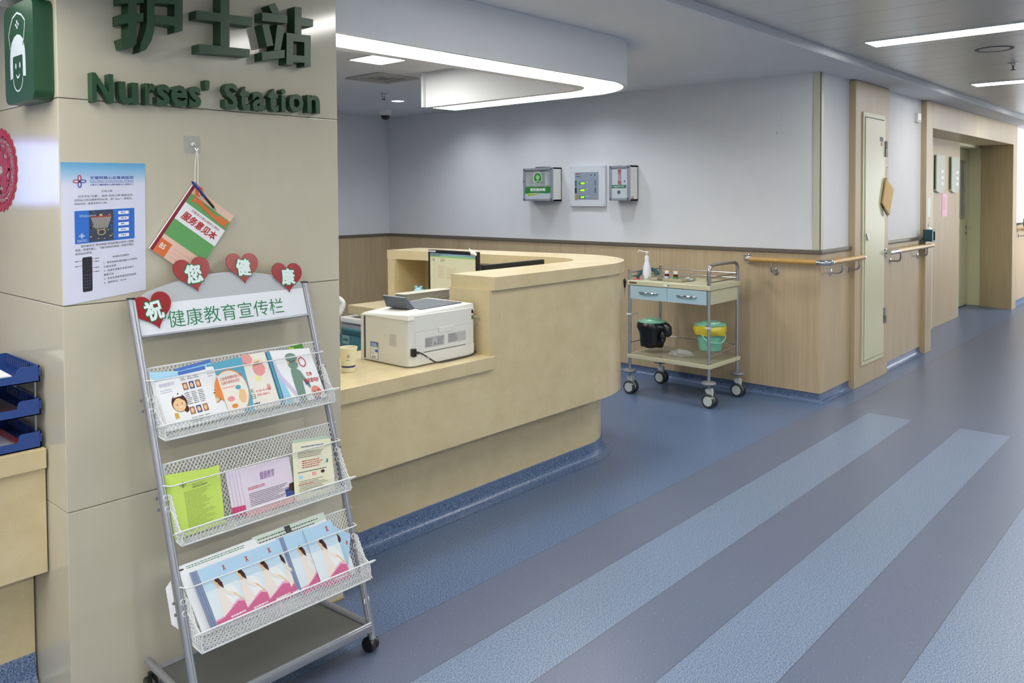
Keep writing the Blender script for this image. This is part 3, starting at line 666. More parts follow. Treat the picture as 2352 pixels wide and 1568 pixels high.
CUPM = mat('cup_paper', (222, 218, 190), .5)
t = thing('paper_cup', 'cream paper cup with a dark blue band beside the printer', 'cup', (2.06, 2.775, D0))
cx, cy = 2.075, 2.80
m = MB(); m.lathe([(.0265, 0), (.027, .004), (.0375, .098), (.0392, .100), (.0392, .103), (.0365, .103), (.0355, .099), (.0255, .006), (.001, .006)], (cx, cy, D0), CUPM, 32, cap=False); m.lathe([(.0265, .0), (.0264, .001)], (cx, cy, D0), CUPM, 32)
NAVY = mat('navy_print', (48, 50, 104), .5); EMB = mat('emblem_red', (160, 60, 50), .5)
m.lathe([(.0290, .020), (.0298, .028)], (cx, cy, D0), NAVY, 32, cap=False)
m.build('cup_body', t)
dirn = Vector((-cx, -cy, 0)).normalized(); sd = Vector((-dirn.y, dirn.x, 0)); sd = -sd if sd.x < 0 else sd
m = MB(); cc = Vector((cx, cy, D0)) + dirn * .0345 + Vector((0, 0, .046)); up = Vector((dirn.x * .011, dirn.y * .011, .1)).normalized()
a = Art(m, cc - sd * .010, cc + sd * .010, cc + sd * .010 + up * .034, cc - sd * .010 + up * .034)
for (u, v), mm in (((.5, .86), EMB), ((.5, .58), NAVY), ((.28, .72), EMB), ((.72, .72), NAVY)): a.ring(u, v, .16, .10, .05, mm, 3, 12, wv=.035)
a.dashes(0, .14, 1, .28, 1, INK, 3, .5, 2, .06)
m.build('cup_emblem', t)

# stack of chart boards
BOARD = mat('board_grey', (168, 168, 158), .5); BOARDK = mat('board_black', (20, 20, 22), .4)
def rrect(x0, x1, y0, y1, r, n=5):
    return arc(x1 - r, y0 + r, r, -90, 0, n) + arc(x1 - r, y1 - r, r, 0, 90, n) + arc(x0 + r, y1 - r, r, 90, 180, n) + arc(x0 + r, y0 + r, r, 180, 270, n)
m = MB(); m.prism(rrect(2.70, 3.03, 3.17, 3.25, .02), 0, .0030, BOARDK); m.prism(rrect(2.697, 3.033, 3.167, 3.253, .022), .0030, .0056, BOARD)
b0 = m.build('chart_board', loc=(0, 0, 0)); tag(b0, 'thin grey board with black edge in the tall stack behind the printer', 'clipboard', 'stacked chart boards behind the printer')
# the stack stands on a low document box; only the top boards show above the printer
t = thing('document_box', 'grey document box under the stack of chart boards', 'box', (2.86, 3.16, D0))
m = MB(); m.bev(2.71, 3.02, 3.172, 3.248, D0, D0 + .125, GREY, .004); m.build('box_body', t)
m = MB(); m.bev(2.705, 3.025, 3.168, 3.252, D0 + .1255, D0 + .14, GREY, .004); m.build('lid', t)
m = MB(); m.bev(2.69, 3.369, 3.1445, 3.30, .705, .765, STONE, .003); m.build('desk_extension', ct)
z = D0 + .1405; 
for i in range(17):
    o = b0 if i == 0 else b0.copy()
    if i: COL.objects.link(o)
    o.location = (random.uniform(-.002, .002), random.uniform(-.002, .002), z + i * .0057); o.rotation_euler = (0, 0, 0)

# monitor facing the viewer
t = thing('monitor', 'black desktop monitor with a pale record screen behind the counter', 'monitor', (3.50, 3.64, D0))
m = MB(); X = 3.50; ya, yb, za, zb = 3.435, 3.869, .868, 1.163
for q in ((ya, ya + .012, za, zb), (yb - .014, yb, za, zb), (ya + .012, yb - .014, zb - .020, zb), (ya + .012, yb - .014, za, za + .018)): m.bev(X, X + .03, q[0], q[1], q[2], q[3], BLACK, .002)
m.bev(X + .01, X + .045, ya + .02, yb - .02, za + .02, zb - .02, BLACK, .01); m.build('bezel', t)
SCR = mat('screen_cream', (196, 192, 160), .35, emit=.12); SG = mat('screen_green', (130, 176, 130), .35, emit=.1); SB = mat('screen_blue', (130, 158, 176), .35, emit=.1); SY = mat('screen_yellow', (206, 206, 110), .35, emit=.1); SR = mat('screen_red', (190, 120, 90), .5)
m = MB(); a = Art(m, (X + .004, yb - .014, za + .018), (X + .004, ya + .012, za + .018), (X + .004, ya + .012, zb - .020), (X + .004, yb - .014, zb - .020)); a.rect(0, 0, 1, 1, SCR, 0); a.rect(0, .95, 1, 1, SB); a.rect(0, .90, 1, .95, SG); a.rect(0, .885, 1, .9, SY); a.dashes(.02, .92, .3, .98, 2, DARK, 2, .5, 3, .02); a.dashes(.04, .80, .12, .87, 3, BLUEINK, 2, .4, 3, .02); a.dashes(.24, .80, .34, .87, 3, DARK, 2, .4, 4, .03)
a.line([(.1, .1), (.1, .88)], .003, GREY, 2); a.dashes(.18, .40, .34, .72, 10, SR, 2, .2, 6, .03); a.dashes(.38, .38, .6, .66, 9, SR, 2, .2, 7, .03); a.rect(0, 0, 1, .06, SG, 2)
m.build('display', t)
m = MB(); a = Art(m, (X - .0005, yb - .006, zb - .014), (X - .0005, yb - .07, zb - .014), (X - .0005, yb - .07, zb - .004), (X - .0005, yb - .006, zb - .004)); a.rect(0, 0, 1, 1, WHITE); a.dashes(.05, .3, .9, .7, 1, BLUEINK, 2, .6, 3, .07); m.build('asset_label', t)
m = MB(); m.bev(X + .02, X + .14, 3.56, 3.74, D0, D0 + .012, BLACK, .004); m.bev(X + .05, X + .08, 3.62, 3.68, D0 + .012, za + .06, BLACK, .004); m.build('stand', t)
t = thing('ornament', 'small pearly white ornament clipped on the right monitor corner', 'ornament', (X - .006, 3.452, 1.14))
m = MB(); PRL = mat('pearl_white', (226, 216, 210), .15)
m.ball((X - .012, 3.455, 1.157), .016, PRL, 16); m.ball((X - .014, 3.475, 1.170), .010, PRL, 14); m.ball((X - .012, 3.437, 1.150), .011, PRL, 14); m.lathe([(.006, 0), (.001, .018)], (X - .012, 3.481, 1.172), PRL, 10, (0, .4, 1)); m.build('ornament_body', t)
# second monitor seen from behind over the ledge
t = thing('monitor', 'back of a black monitor rising just above the counter ledge', 'monitor', (3.33, 3.02, D0))
m = MB(); m.hexa([(3.10, 2.985, .84), (3.595, 2.985, .84), (3.595, 3.015, .84), (3.10, 3.015, .84), (3.10, 2.985, 1.135), (3.595, 2.985, 1.135), (3.595, 3.015, 1.135), (3.10, 3.015, 1.135)], BLACK); m.build('bezel', t)
m = MB(); m.bev(3.28, 3.44, 2.98, 3.12, D0, D0 + .012, BLACK, .004); m.bev(3.33, 3.39, 3.0, 3.05, D0 + .012, .86, BLACK, .004); m.build('stand', t)

# turquoise figurine in the niche
FB = mat('figurine_blue', (138, 186, 200), .15, spec=.6); FG = mat('figurine_green', (130, 200, 170), .2)
t = thing('figurine', 'small glossy turquoise animal figurine on the desk niche', 'figurine', (3.62, 4.10, D0))
m = MB(); cx, cy, cz = 3.66, 4.14, D0 + .095
m.ball((cx, cy, cz), .036, FB, 20, (1, 1, .8)); 
for s_ in (-1, 1): m.ball((cx - .004 - s_ * .006, cy + s_ * .018, cz + .028), .011, FB, 12)
m.build('head', t)
m = MB(); m.lathe([(.030, 0), (.034, .01), (.026, .05), (.014, .078)], (cx, cy, D0), FG, 20); m.build('torso', t)
m = MB(); m.tube(bez([(cx - .01, cy + .02, cz - .02), (cx - .015, cy + .045, cz - .022), (cx - .02, cy + .06, cz - .04)]), .010, FG, 10); m.ball((cx - .02, cy + .062, cz - .042), .012, FG, 10); m.build('arm', t)

# drawer unit under the far desk, office chair beyond
TEAL = mat('teal_drawer', (72, 128, 134), .35, noise=.02); TEALD = mat('teal_dark', (46, 92, 98), .4)  # second teal is a darker tone for drawer grips and tag print
t = thing('drawer_cabinet', 'white topped cabinet with teal drawers under the far desk', 'cabinet', (3.55, 4.40, 0))
m = MB(); m.bev(3.36, 3.46, 4.20, 4.60, .05, .645, GREY, .003); m.bev(3.46, 3.80, 4.20, 4.385, .05, .645, GREY, .003); m.build('cabinet_body', t)
m = MB(); m.bev(3.35, 3.78, 4.19, 4.605, .646, .68, WHITE, .004); m.build('cabinet_top', t)
for i, (za, zb) in enumerate(((.44, .61), (.25, .43), (.07, .24))):
    m = MB(); m.bev(3.345, 3.36, 4.21, 4.595, za, zb, TEAL, .004); dw = m.build('drawer', t)
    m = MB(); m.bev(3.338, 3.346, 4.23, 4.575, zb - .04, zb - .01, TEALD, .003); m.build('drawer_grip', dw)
    if i == 0:
        m = MB(); a = Art(m, (3.3445, 4.575, .50), (3.3445, 4.50, .50), (3.3445, 4.50, .56), (3.3445, 4.575, .56)); a.rect(0, 0, 1, 1, mat('pale_tag', (140, 168, 166), .5)); a.dashes(.1, .3, .9, .7, 1, TEALD, 2, .8, 3, .1); m.build('drawer_tag', dw)
for yy in (4.24, 4.56):
    m = MB(); m.lathe([(.02, -.012), (.02, .012)], (3.43, yy, .022), BLACK, 14, (1, 0, 0)); m.build('caster', t)

t = thing('office_chair', 'office chair with white framed striped mesh back, mostly hidden by the column', 'chair', (2.55, 3.85, 0))
m = MB(); rim = [(2.28, 3.95, .60), (2.28, 3.95, .86), (2.35, 3.94, .92), (2.45, 3.93, .945), (2.60, 3.88, .953), (2.72, 3.83, .940), (2.775, 3.80, .905), (2.765, 3.80, .86), (2.73, 3.81, .80), (2.71, 3.82, .60)]
m.tube(bez(rim, 6), .013, WHITE, 10, r2=.02); m.build('back_frame', t)
m = MB()
for i in range(16):
    z = .64 + i * .0185; xr = 2.705 + max(0, z - .78) * .38; m.tube([(2.29, 3.955, z), (2.5, 3.94, z + .006), (xr, 3.835, z)], .0058, BLACK, 6)
for i in range(3): m.tube([(2.38 + i * .13, 3.952 - i * .03, .62), (2.38 + i * .13, 3.952 - i * .03, .93)], .003, WHITE, 6)
m.build('back_mesh', t)
m = MB(); m.bev(2.28, 2.765, 3.42, 3.90, .42, .50, mat('seat_blue', (48, 84, 150), .8), .03, 3); m.build('seat', t)
m = MB(); m.tube([(2.5, 3.93, .64), (2.5, 3.96, .5), (2.5, 3.8, .40)], .018, WHITE, 10); m.lathe([(.03, .06), (.03, .42)], (2.5, 3.66, 0), GREY, 14)
for k in range(5):
    an = 2 * PI * k / 5 + .3; m.tube([(2.5, 3.66, .09), (2.5 + .27 * math.cos(an), 3.66 + .27 * math.sin(an), .06)], .018, BLACK, 8)
m.build('base', t)
for k in range(5):
    an = 2 * PI * k / 5 + .3; q = MB(); q.lathe([(.028, -.02), (.028, .02)], (2.5 + .27 * math.cos(an), 3.66 + .27 * math.sin(an), .029), BLACK, 14, (-math.sin(an), math.cos(an), 0)); q.build('caster', t)

# ------------------------------------------------------------ blue tray stack on the left counter
TB = mat('tray_blue', (38, 66, 128), .35, noise=.02)
t = thing('letter_tray', 'three tier dark blue letter tray stack against the column side', 'letter tray', (.70, 2.80, D0))
tx0, tx1, ty0, ty1 = .50, .842, 2.637, 2.935
def one_tray(z, par):
    m = MB(); xf = lambda a: a; hh = .048
    m.box(tx0, tx1, ty0, ty1, z, z + .003, TB)
    nx0, nx1 = tx0 + .055, tx1 - .058        # cut-out of the front lip
    m.prism([(tx0, z), (tx1, z), (tx1, z + hh), (nx1 + .006, z + hh), (nx1, z + hh - .004), (nx1 - .004, z + .026), (nx0 + .004, z + .026), (nx0, z + hh - .004), (nx0 - .006, z + hh), (tx0, z + hh)], ty0, ty0 + .003, TB, 'y')
    for x in (tx0, tx1 - .003):
        m.box(x, x + .003, ty0, ty1, z, z + .018, TB); m.box(x, x + .003, ty0, ty1, z + .042, z + hh, TB)
        n = 15
        for i in range(n + 1):
            y = ty0 + (ty1 - ty0) * i / n; m.box(x, x + .003, y - .004, y + .004, z + .018, z + .042, TB)
        m.box(x, x + .003, ty0, ty0 + .10, z + .018, z + .042, TB)
    m.box(tx0, tx1, ty1 - .003, ty1, z, z + hh, TB)
    m.build('tray', par)
for z in (D0 + .001, .864, .962): one_tray(z, t)
for (px_, py_) in ((tx1 - .010, ty0 + .012), (tx0 + .010, ty0 + .012), (tx1 - .010, ty1 - .012), (tx0 + .010, ty1 - .012)):
    for z in (D0 + .048, .912): m = MB(); m.tube([(px_, py_, z), (px_, py_, z + .052)], .003, STEEL, 8); m.build('support_rod', t)
def sheet_pile(x0, x1, y0, y1, z, n, label, mats, grp):
    for i in range(n):
        o = MB(); dx, dy = random.uniform(-.008, .008), random.uniform(-.006, .006); h = .0012 if n > 4 else .0014
        o.hexa([(x0 + dx, y0 + dy, z + i * .0022), (x1 + dx, y0 + dy + random.uniform(-.01, .01), z + i * .0022), (x1 + dx, y1 + dy, z + i * .0022), (x0 + dx, y1 + dy, z + i * .0022)] + [(x0 + dx, y0 + dy, z + i * .0022 + h), (x1 + dx, y0 + dy, z + i * .0022 + h), (x1 + dx, y1 + dy, z + i * .0022 + h), (x0 + dx, y1 + dy, z + i * .0022 + h)], mats[i % len(mats)])
        tag(o.build('paper_sheet'), label, 'paper', grp)
sheet_pile(.56, .79, 2.648, 2.90, .8685, 9, 'white, blue and dark brochure in the thick pile of the middle blue tray', [PAPER, mat('brochure_blue', (60, 96, 160), .5), PAPER, mat('brochure_maroon', (60, 30, 36), .5), PAPER], 'papers in the middle blue tray')
sheet_pile(.53, .80, 2.648, 2.90, D0 + .005, 3, 'grey white sheet lying in the bottom blue tray', [PAPER], 'papers in the bottom blue tray')
m = MB(); m.bev(.788, .806, 2.66, 2.91, D0 + .012, D0 + .019, mat('red_folder', (170, 40, 50), .4), .002); tag(m.build('red_folder'), 'narrow red folder edge in the bottom blue tray', 'folder')
m = MB(); m.hexa([(.56, 2.642, .967), (.775, 2.642, .967), (.775, 2.90, .972), (.56, 2.90, .972), (.56, 2.642, .998), (.770, 2.645, .990), (.765, 2.90, 1.003), (.56, 2.90, 1.003)], PAPER)
a = Art(m, (.56, 2.643, .9985), (.77, 2.646, .9905), (.765, 2.90, 1.0035), (.56, 2.90, 1.0035)); a.poly([(0, 0), (.82, 0), (.25, .5), (0, .62)], mat('leaflet_azure', (52, 110, 190), .4)); a.dashes(.4, .6, .9, .8, 3, GREY, 2, .3, 3, .05)
tag(m.build('paper_stack'), 'white and azure leaflets filling the top blue tray', 'paper')

# ------------------------------------------------------------ column: signs, poster, notebook
SIGN = mat('sign_green', (26, 66, 38), .38, noise=.02, nscale=8)
def solid_letter(ch, x0, x1, z0, z1, d, name, label, bold, grp, cat='letter', shear=0.0):
    cjk = ord(ch) > 1000
    vs, fs, ax, bx, ay, by = glyphs(ch, 0.0 if cjk else bold, True, shear); m = MB()
    sh_ = [(bold * a, bold * b) for a in (-1, 0, 1) for b in (-1, 0, 1)] if cjk else [(0, 0)]
    if cjk: ax -= bold; bx += bold; ay -= bold; by += bold
    for i, (dx, dy) in enumerate(sh_):
        m.add([(x0 + (x + dx - ax) / (bx - ax) * (x1 - x0), PY0 - d - .0005 - .00004 * i if z > 0 else PY0 - .0006, z0 + (y + dy - ay) / (by - ay) * (z1 - z0)) for x, y, z in vs], fs, SIGN)
    tag(m.build(name, smooth=28), label, cat, grp)
G1 = 'raised green Chinese sign characters'; G2 = 'raised green English sign letters'
HU = [[(1.033, 1.97), (1.011, 1.964), (1.018, 1.936), (1.048, 1.945), (1.057, 1.957), (1.061, 2.135), (1.036, 2.13)], [(1.009, 2.033), (1.079, 2.049), (1.078, 2.025), (1.009, 2.005)], [(1.013, 2.092), (1.082, 2.106), (1.081, 2.079), (1.013, 2.065)], [(1.091, 2.125), (1.089, 2.02), (1.082, 1.989), (1.069, 1.957), (1.065, 1.931), (1.084, 1.941), (1.101, 1.97), (1.11, 2.002), (1.115, 2.13)], [(1.175, 2.141), (1.201, 2.144), (1.198, 2.014), (1.173, 2.005)], [(1.113, 2.049), (1.174, 2.053), (1.174, 2.025), (1.112, 2.025)], [(1.114, 2.13), (1.176, 2.141), (1.175, 2.09), (1.114, 2.085)], [(1.134, 2.167), (1.162, 2.169), (1.162, 2.138), (1.134, 2.133)]]
SHI = [[(1.325, 2.185), (1.356, 2.189), (1.353, 1.986), (1.322, 1.984)], [(1.243, 2.084), (1.436, 2.092), (1.435, 2.063), (1.242, 2.058)], [(1.25, 1.981), (1.425, 1.987), (1.424, 1.963), (1.25, 1.954)]]
ZHAN = [[(1.497, 2.141), (1.521, 2.154), (1.536, 2.129), (1.536, 2.12), (1.51, 2.118)], [(1.472, 2.115), (1.568, 2.12), (1.567, 2.093), (1.472, 2.087)], [(1.471, 2.075), (1.496, 2.08), (1.513, 2.011), (1.488, 2.004)], [(1.529, 2.084), (1.558, 2.08), (1.54, 1.999), (1.515, 1.995)], [(1.469, 1.983), (1.556, 2.002), (1.555, 1.975), (1.47, 1.956)], [(1.598, 2.155), (1.625, 2.156), (1.623, 2.063), (1.596, 2.064)], [(1.624, 2.122), (1.672, 2.123), (1.671, 2.097), (1.624, 2.094)], [(1.564, 2.061), (1.661, 2.065), (1.661, 2.04), (1.564, 2.034)], [(1.564, 2.034), (1.59, 2.037), (1.589, 1.954), (1.562, 1.954)], [(1.635, 2.038), (1.661, 2.041), (1.659, 1.957), (1.634, 1.955)], [(1.589, 1.989), (1.634, 1.991), (1.634, 1.968), (1.589, 1.965)]]
for strokes, lb in ((HU, 'dark green raised Chinese character 护, leftmost on the column'), (SHI, 'dark green raised Chinese character 士, middle one on the column'), (ZHAN, 'dark green raised Chinese character 站, rightmost on the column')):
    m = MB()
    for k, st_ in enumerate(strokes): m.prism(st_, PY0 - .0503 + .00012 * k, PY0 - .0006, SIGN, 'y')
    tag(m.build('sign_character', smooth=0), lb, 'letter', G1)
LT = [('N', .936, .993, 1.778, 1.860, 'first capital N of the word Nurses'), ('u', 1.011, 1.065, 1.779, 1.842, 'letter u after the capital N'), ('r', 1.087, 1.117, 1.781, 1.845, 'letter r in the word Nurses'), ('s', 1.122, 1.160, 1.781, 1.846, 'first letter s of Nurses, after the r'), ('e', 1.167, 1.217, 1.783, 1.848, 'letter e in the word Nurses'), ('s', 1.224, 1.261, 1.784, 1.849, 'last letter s of Nurses, before the apostrophe'), ("'", 1.277, 1.290, 1.842, 1.872, 'raised apostrophe after the word Nurses'),
      ('S', 1.342, 1.387, 1.787, 1.871, 'capital S of the word Station'), ('t', 1.396, 1.430, 1.789, 1.866, 'first letter t of Station, after the S'), ('a', 1.443, 1.488, 1.790, 1.853, 'letter a in the word Station'), ('t', 1.502, 1.538, 1.792, 1.868, 'second letter t of Station, before the i'), ('i', 1.551, 1.566, 1.794, 1.871, 'letter i in the word Station'), ('o', 1.582, 1.637, 1.796, 1.858, 'letter o in the word Station'), ('n', 1.655, 1.705, 1.798, 1.860, 'final letter n of the word Station')]
for ch, a_, b_, z0, z1, lb in LT:
    bx_ = (a_ + b_) / 2
    solid_letter(ch, a_, b_ + .002, z0, z1 + .001, .032, 'sign_letter', 'dark green raised ' + lb, .028, G2)

# projecting nurse pictogram sign
t = thing('pictogram_sign', 'green rounded box sign with a white nurse face on the column side', 'sign', (.83, 2.62, 1.78))
def rr2(y0, y1, z0, z1, r): return [(p[0], p[1]) for p in rrect(y0, y1, z0, z1, r, 6)]
m = MB(); m.prism(rr2(2.503, 2.745, 1.778, 2.062, .03), .803, .8545, SIGN, 'x'); m.build('sign_box', t, smooth=40)
PG = mat('pictogram_white', (186, 198, 204), .4)
m = MB(); a = Art(m, (.803, 2.745, 1.778), (.803, 2.503, 1.778), (.803, 2.503, 2.062), (.803, 2.745, 2.062))
cu, cv = .47, 0
# cap outline, hair, face
cap_o = [(.18, .70), (.22, .78), (.32, .87), (.47, .905), (.62, .87), (.74, .80), (.68, .62)]
a.line([(.22, .56), (.17, .70)] + cap_o[1:-1] + [(.72, .72), (.66, .56)], .016, PG, 1, asp=1.17)
a.rect(.45, .745, .49, .83, PG, 1); a.rect(.41, .775, .53, .80, PG, 1)
hair = [(.22, .26), (.26, .24), (.30, .25), (.30, .47), (.64, .47), (.64, .27), (.68, .25), (.72, .28), (.73, .45), (.71, .55), (.66, .62), (.56, .67), (.47, .685), (.38, .67), (.28, .62), (.23, .55), (.21, .45)]
def quadfan(ar, pts_a, pts_b, mm, L=1):
    for i in range(len(pts_a) - 1): ar.poly([pts_a[i], pts_a[i + 1], pts_b[i + 1], pts_b[i]], mm, L)
quadfan(a, [(.20, .25), (.20, .40), (.215, .52), (.27, .62), (.36, .67), (.47, .69), (.58, .67), (.67, .62), (.725, .52), (.74, .40), (.74, .25)], [(.30, .26), (.30, .40), (.30, .46), (.32, .475), (.38, .475), (.47, .475), (.56, .475), (.62, .475), (.64, .46), (.64, .40), (.64, .26)], PG)
a.ring(.47, .25, .17, .14, .018, PG, 1, 20, 180, 360, wv=.016)
a.ell(.40, .375, .022, .03, PG); a.ell(.54, .375, .022, .03, PG); a.ring(.47, .295, .065, .05, .022, PG, 1, 12, 190, 350, wv=.02)
m.build('pictogram', t)

# paper-cut on the column side
PC = mat('papercut_red', (170, 28, 40), .5)
m = MB(); cy_, cz_ = 2.985, 1.594
n = 26
for i in range(n):
    A0 = 2 * PI * i / n; c_ = (.8535, cy_ + .140 * math.cos(A0), cz_ + .118 * math.sin(A0))
    m.lathe([(.0175, -.0006), (.0175, .0006)], c_, PC, 10, (1, 0, 0))
a = Art(m, (.8530, cy_ + .16, cz_ - .135), (.8530, cy_ - .16, cz_ - .135), (.8530, cy_ - .16, cz_ + .135), (.8530, cy_ + .16, cz_ + .135))
a.ring(.5, .5, .46, .45, .05, PC, 2, 40, wv=.05)
for k in range(26):
    A0 = 2 * PI * (k + .5) / 26; a.ring(.5 + .385 * math.cos(A0), .5 + .38 * math.sin(A0), .035, .035, .014, PC, 2, 8)
a.ring(.5, .5, .345, .34, .03, PC, 2, 40, wv=.03)
for k in range(5):
    A0 = 2 * PI * k / 5 + .3; a.ell(.5 + .15 * math.cos(A0), .5 + .15 * math.sin(A0), .10, .10, PC, 1, 14)
a.ring(.5, .5, .29, .29, .05, PC, 1, 30, wv=.05)
for k in range(12):
    A0 = 2 * PI * k / 12; a.line([(.5 + .22 * math.cos(A0), .5 + .22 * math.sin(A0)), (.5 + .34 * math.cos(A0), .5 + .34 * math.sin(A0))], .03, PC, 1)
tag(m.build('papercut'), 'round red lace papercut stuck on the column side, cut by the frame', 'decoration')

# poster
t = thing('poster', 'white and blue hospital wifi instruction poster on the column', 'poster', (.97, PY0, 1.2))
m = MB(); PYp = PY0 - .0015
p00, p10, p11, p01 = (.857, PYp, 1.197), (1.091, PYp, 1.222), (1.095, PYp, 1.606), (.858, PYp, 1.604)
m.hexa([(.857, PY0 - .0002, 1.197), (1.091, PY0 - .0002, 1.222), (1.091, PYp, 1.222), (.857, PYp, 1.197), (.858, PY0 - .0002, 1.604), (1.095, PY0 - .0002, 1.606), (1.095, PYp, 1.606), (.858, PYp, 1.604)], mat('poster_paper', (206, 208, 224), .35))
a = Art(m, p00, p10, p11, p01)
for i in range(14):
    f = i / 13.0; c0 = (92, 158, 200); c1 = (206, 208, 224); cc = tuple(int(c0[k] + (c1[k] - c0[k]) * f) for k in range(3))
    a.rect(0, 1 - .012 * (i + 1) - (.0 if i < 13 else 0), 1, 1 - .012 * i, mat('poster_sky_%02d' % i, cc, .35), 1)
RED2 = mat('logo_red', (176, 40, 56), .4); BLU2 = mat('logo_blue', (40, 66, 150), .4)
def logo(ar, u, v, r, asp, mr=RED2, mb_=BLU2, L=2):
    ar.ring(u, v + r * .95 * asp, r * .55, r * .95 * asp, r * .28, mr, L, 18, wv=r * .28 * asp); ar.ring(u - r * .95, v, r * .95, r * .55 * asp, r * .28, mr, L, 18, wv=r * .28 * asp)
    ar.ring(u + r * .95, v, r * .95, r * .55 * asp, r * .28, mb_, L, 18, wv=r * .28 * asp); ar.ring(u, v - r * .95 * asp, r * .55, r * .95 * asp, r * .28, mb_, L, 18, wv=r * .28 * asp)
logo(a, .21, .865, .042, .58)
a.text('无锡明慈心血管病医院', .33, .878, .855, .902, BLU2, 2, .012)
a.text('Wuxi Mingci Cardiovascular Hospital', .33, .858, .855, .872, BLU2, 2, .0, .3)
a.rect(.33, .853, .855, .8555, BLU2, 2); a.text('心脏中心•糖尿病中心•预防康复中心•体检中心', .33, .832, .855, .846, BLU2, 2, .01)
a.text('无线上网', .46, .783, .59, .799, INK)
a.text('打开手机“设置”，选择“无线上网”搜索信号，', .19, .748, .85, .765, INK)
a.text('找到自己所在病房号SSID号，如“16xx”，密码为：', .145, .722, .84, .739, INK); a.text('68585999，连接后即可上网。', .145, .697, .53, .713, INK)
PB = mat('poster_blue', (44, 104, 190), .35); a.rect(.145, .42, .86, .655, PB, 1)
a.text('Welcome', .20, .607, .39, .628, mat('poster_pale', (170, 196, 230), .4), 4, 0, .25)
CT1 = mat('city_dark', (52, 60, 76), .5); CT2 = mat('city_grey', (150, 146, 140), .5); CT3 = mat('city_green', (48, 72, 54), .5); CT4 = mat('city_tan', (196, 170, 110), .5); CT5 = mat('city_red', (150, 60, 56), .5)
a.rect(.31, .425, .60, .652, CT1, 2); r = random.Random(5)
for i in range(60):
    u, v = r.uniform(.31, .58), r.uniform(.43, .64); a.rect(u, v, min(.598, u + r.uniform(.01, .03)), v + r.uniform(.004, .012), r.choice([CT2, CT3, CT1, PB, CT4]), 3)
a.poly([(.33, .60), (.38, .52), (.53, .52), (.575, .60), (.45, .615)], CT2, 4)
for i in range(9): a.line([(.345 + i * .026, .598), (.395 + i * .016, .522)], .003, CT1, 5)
a.poly([(.33, .612), (.575, .612), (.575, .600), (.33, .600)], CT5, 5); a.ell(.45, .617, .02, .008, CT4, 6); a.ell(.455, .49, .05, .022, CT1, 4); a.ring(.455, .49, .05, .022, .01, CT4, 5, 16, wv=.005)
for k in range(5):
    v = .625 - k * .043; a.rect(.66, v - .012, .79, v + .012, PAPER, 2); a.dashes(.69, v - .003, .76, v + .005, 1, BLU2, 3, .8, k, .02)
a.ring(.725, .582, .072, .0165, .004, mat('poster_purple', (110, 60, 130), .4), 3, 20, wv=.002)
logo(a, .225, .475, .018, .58, PAPER, PAPER); a.dashes(.17, .43, .29, .45, 2, PAPER, 3, .3, 3, .02)
a.text('遥控器选中“电视频道”按钮按确认键进入直播', .21, .392, .845, .409, INK); a.text('频道，按遥控器上、下键切换相邻频道，按数字键切', .145, .366, .845, .384, INK); a.text('换到指定频道。', .145, .341, .345, .357, INK)
m2 = mat('remote_black', (30, 32, 40), .4)
a.poly([(.225 + (.115) * x_, .07 + .25 * y_) for x_, y_ in ((.08, 0), (.92, 0), (1, .04), (1, .96), (.92, 1), (.08, 1), (0, .96), (0, .04))], m2, 1)
a.ring(.2825, .235, .032, .022, .003, DARK, 2, 20, wv=.002)
for i in range(3):
    for j in range(5): a.rect(.245 + i * .03, .10 + j * .022, .255 + i * .03, .103 + j * .022, GREY, 2)
for v, s_ in ((.305, 1), (.285, 1), (.24, 1), (.21, 1), (.30, -1), (.265, -1)):
    u = .34 if s_ > 0 else .225; a.line([(u, v), (u + s_ * .03, v - .004)], .003, REDINK, 2); e = u + s_ * .035; a.dashes(min(e, e + s_ * .05), v - .008, max(e, e + s_ * .05), v, 1, INK, 2, .7, 3, .02)
a.text('电视机无图像时', .585, .290, .79, .306, INK)
for k, (s1, uu) in enumerate((('1、使用电视机遥控器AV/TV按钮', .885), ('切换信号源', .625), ('2、检查机顶盒开关是否按下，', .86), ('重新开关', .595), ('3、检查机顶盒电源线是否插紧', .875), ('4、报修电话：96296', .75))): a.text(s1, .475, .252 - k * .0295, uu, .268 - k * .0295, INK)
m.build('poster_sheet', t)

# adhesive hook, cord, notebook, pen
t = thing('adhesive_hook', 'clear adhesive hook pad stuck on the column tiles', 'hook', (1.246, PY0, 1.64))
m = MB(); m.prism([(p[0], p[1]) for p in rrect(1.220, 1.273, 1.642, 1.697, .006)], PY0 - .0015, PY0 - .0002, mat('clear_pad', (196, 196, 188), .15, alpha=.55), 'y'); m.build('pad', t)
m = MB(); m.tube(bez([(1.248, PY0 - .003, 1.672), (1.250, PY0 - .012, 1.660), (1.253, PY0 - .018, 1.651), (1.257, PY0 - .022, 1.657)]), .0022, CHROME, 8); m.lathe([(.007, 0), (.006, .004), (.002, .005)], (1.248, PY0 - .0015, 1.670), WHITE, 14, (0, -1, 0)); m.build('hook_wire', t)
CORD = mat('white_cord', (224, 222, 216), .8)
t = thing('notebook', 'green and pink suggestion notebook hanging askew by a white cord', 'notebook', (1.24, PY0 - .01, 1.28))
NY = PY0 - .012
n00, n10, n11, n01 = (1.100, NY, 1.348), (1.182 + .085, NY - .002, 1.243), (1.380, NY - .004, 1.438), (1.240, NY, 1.541)
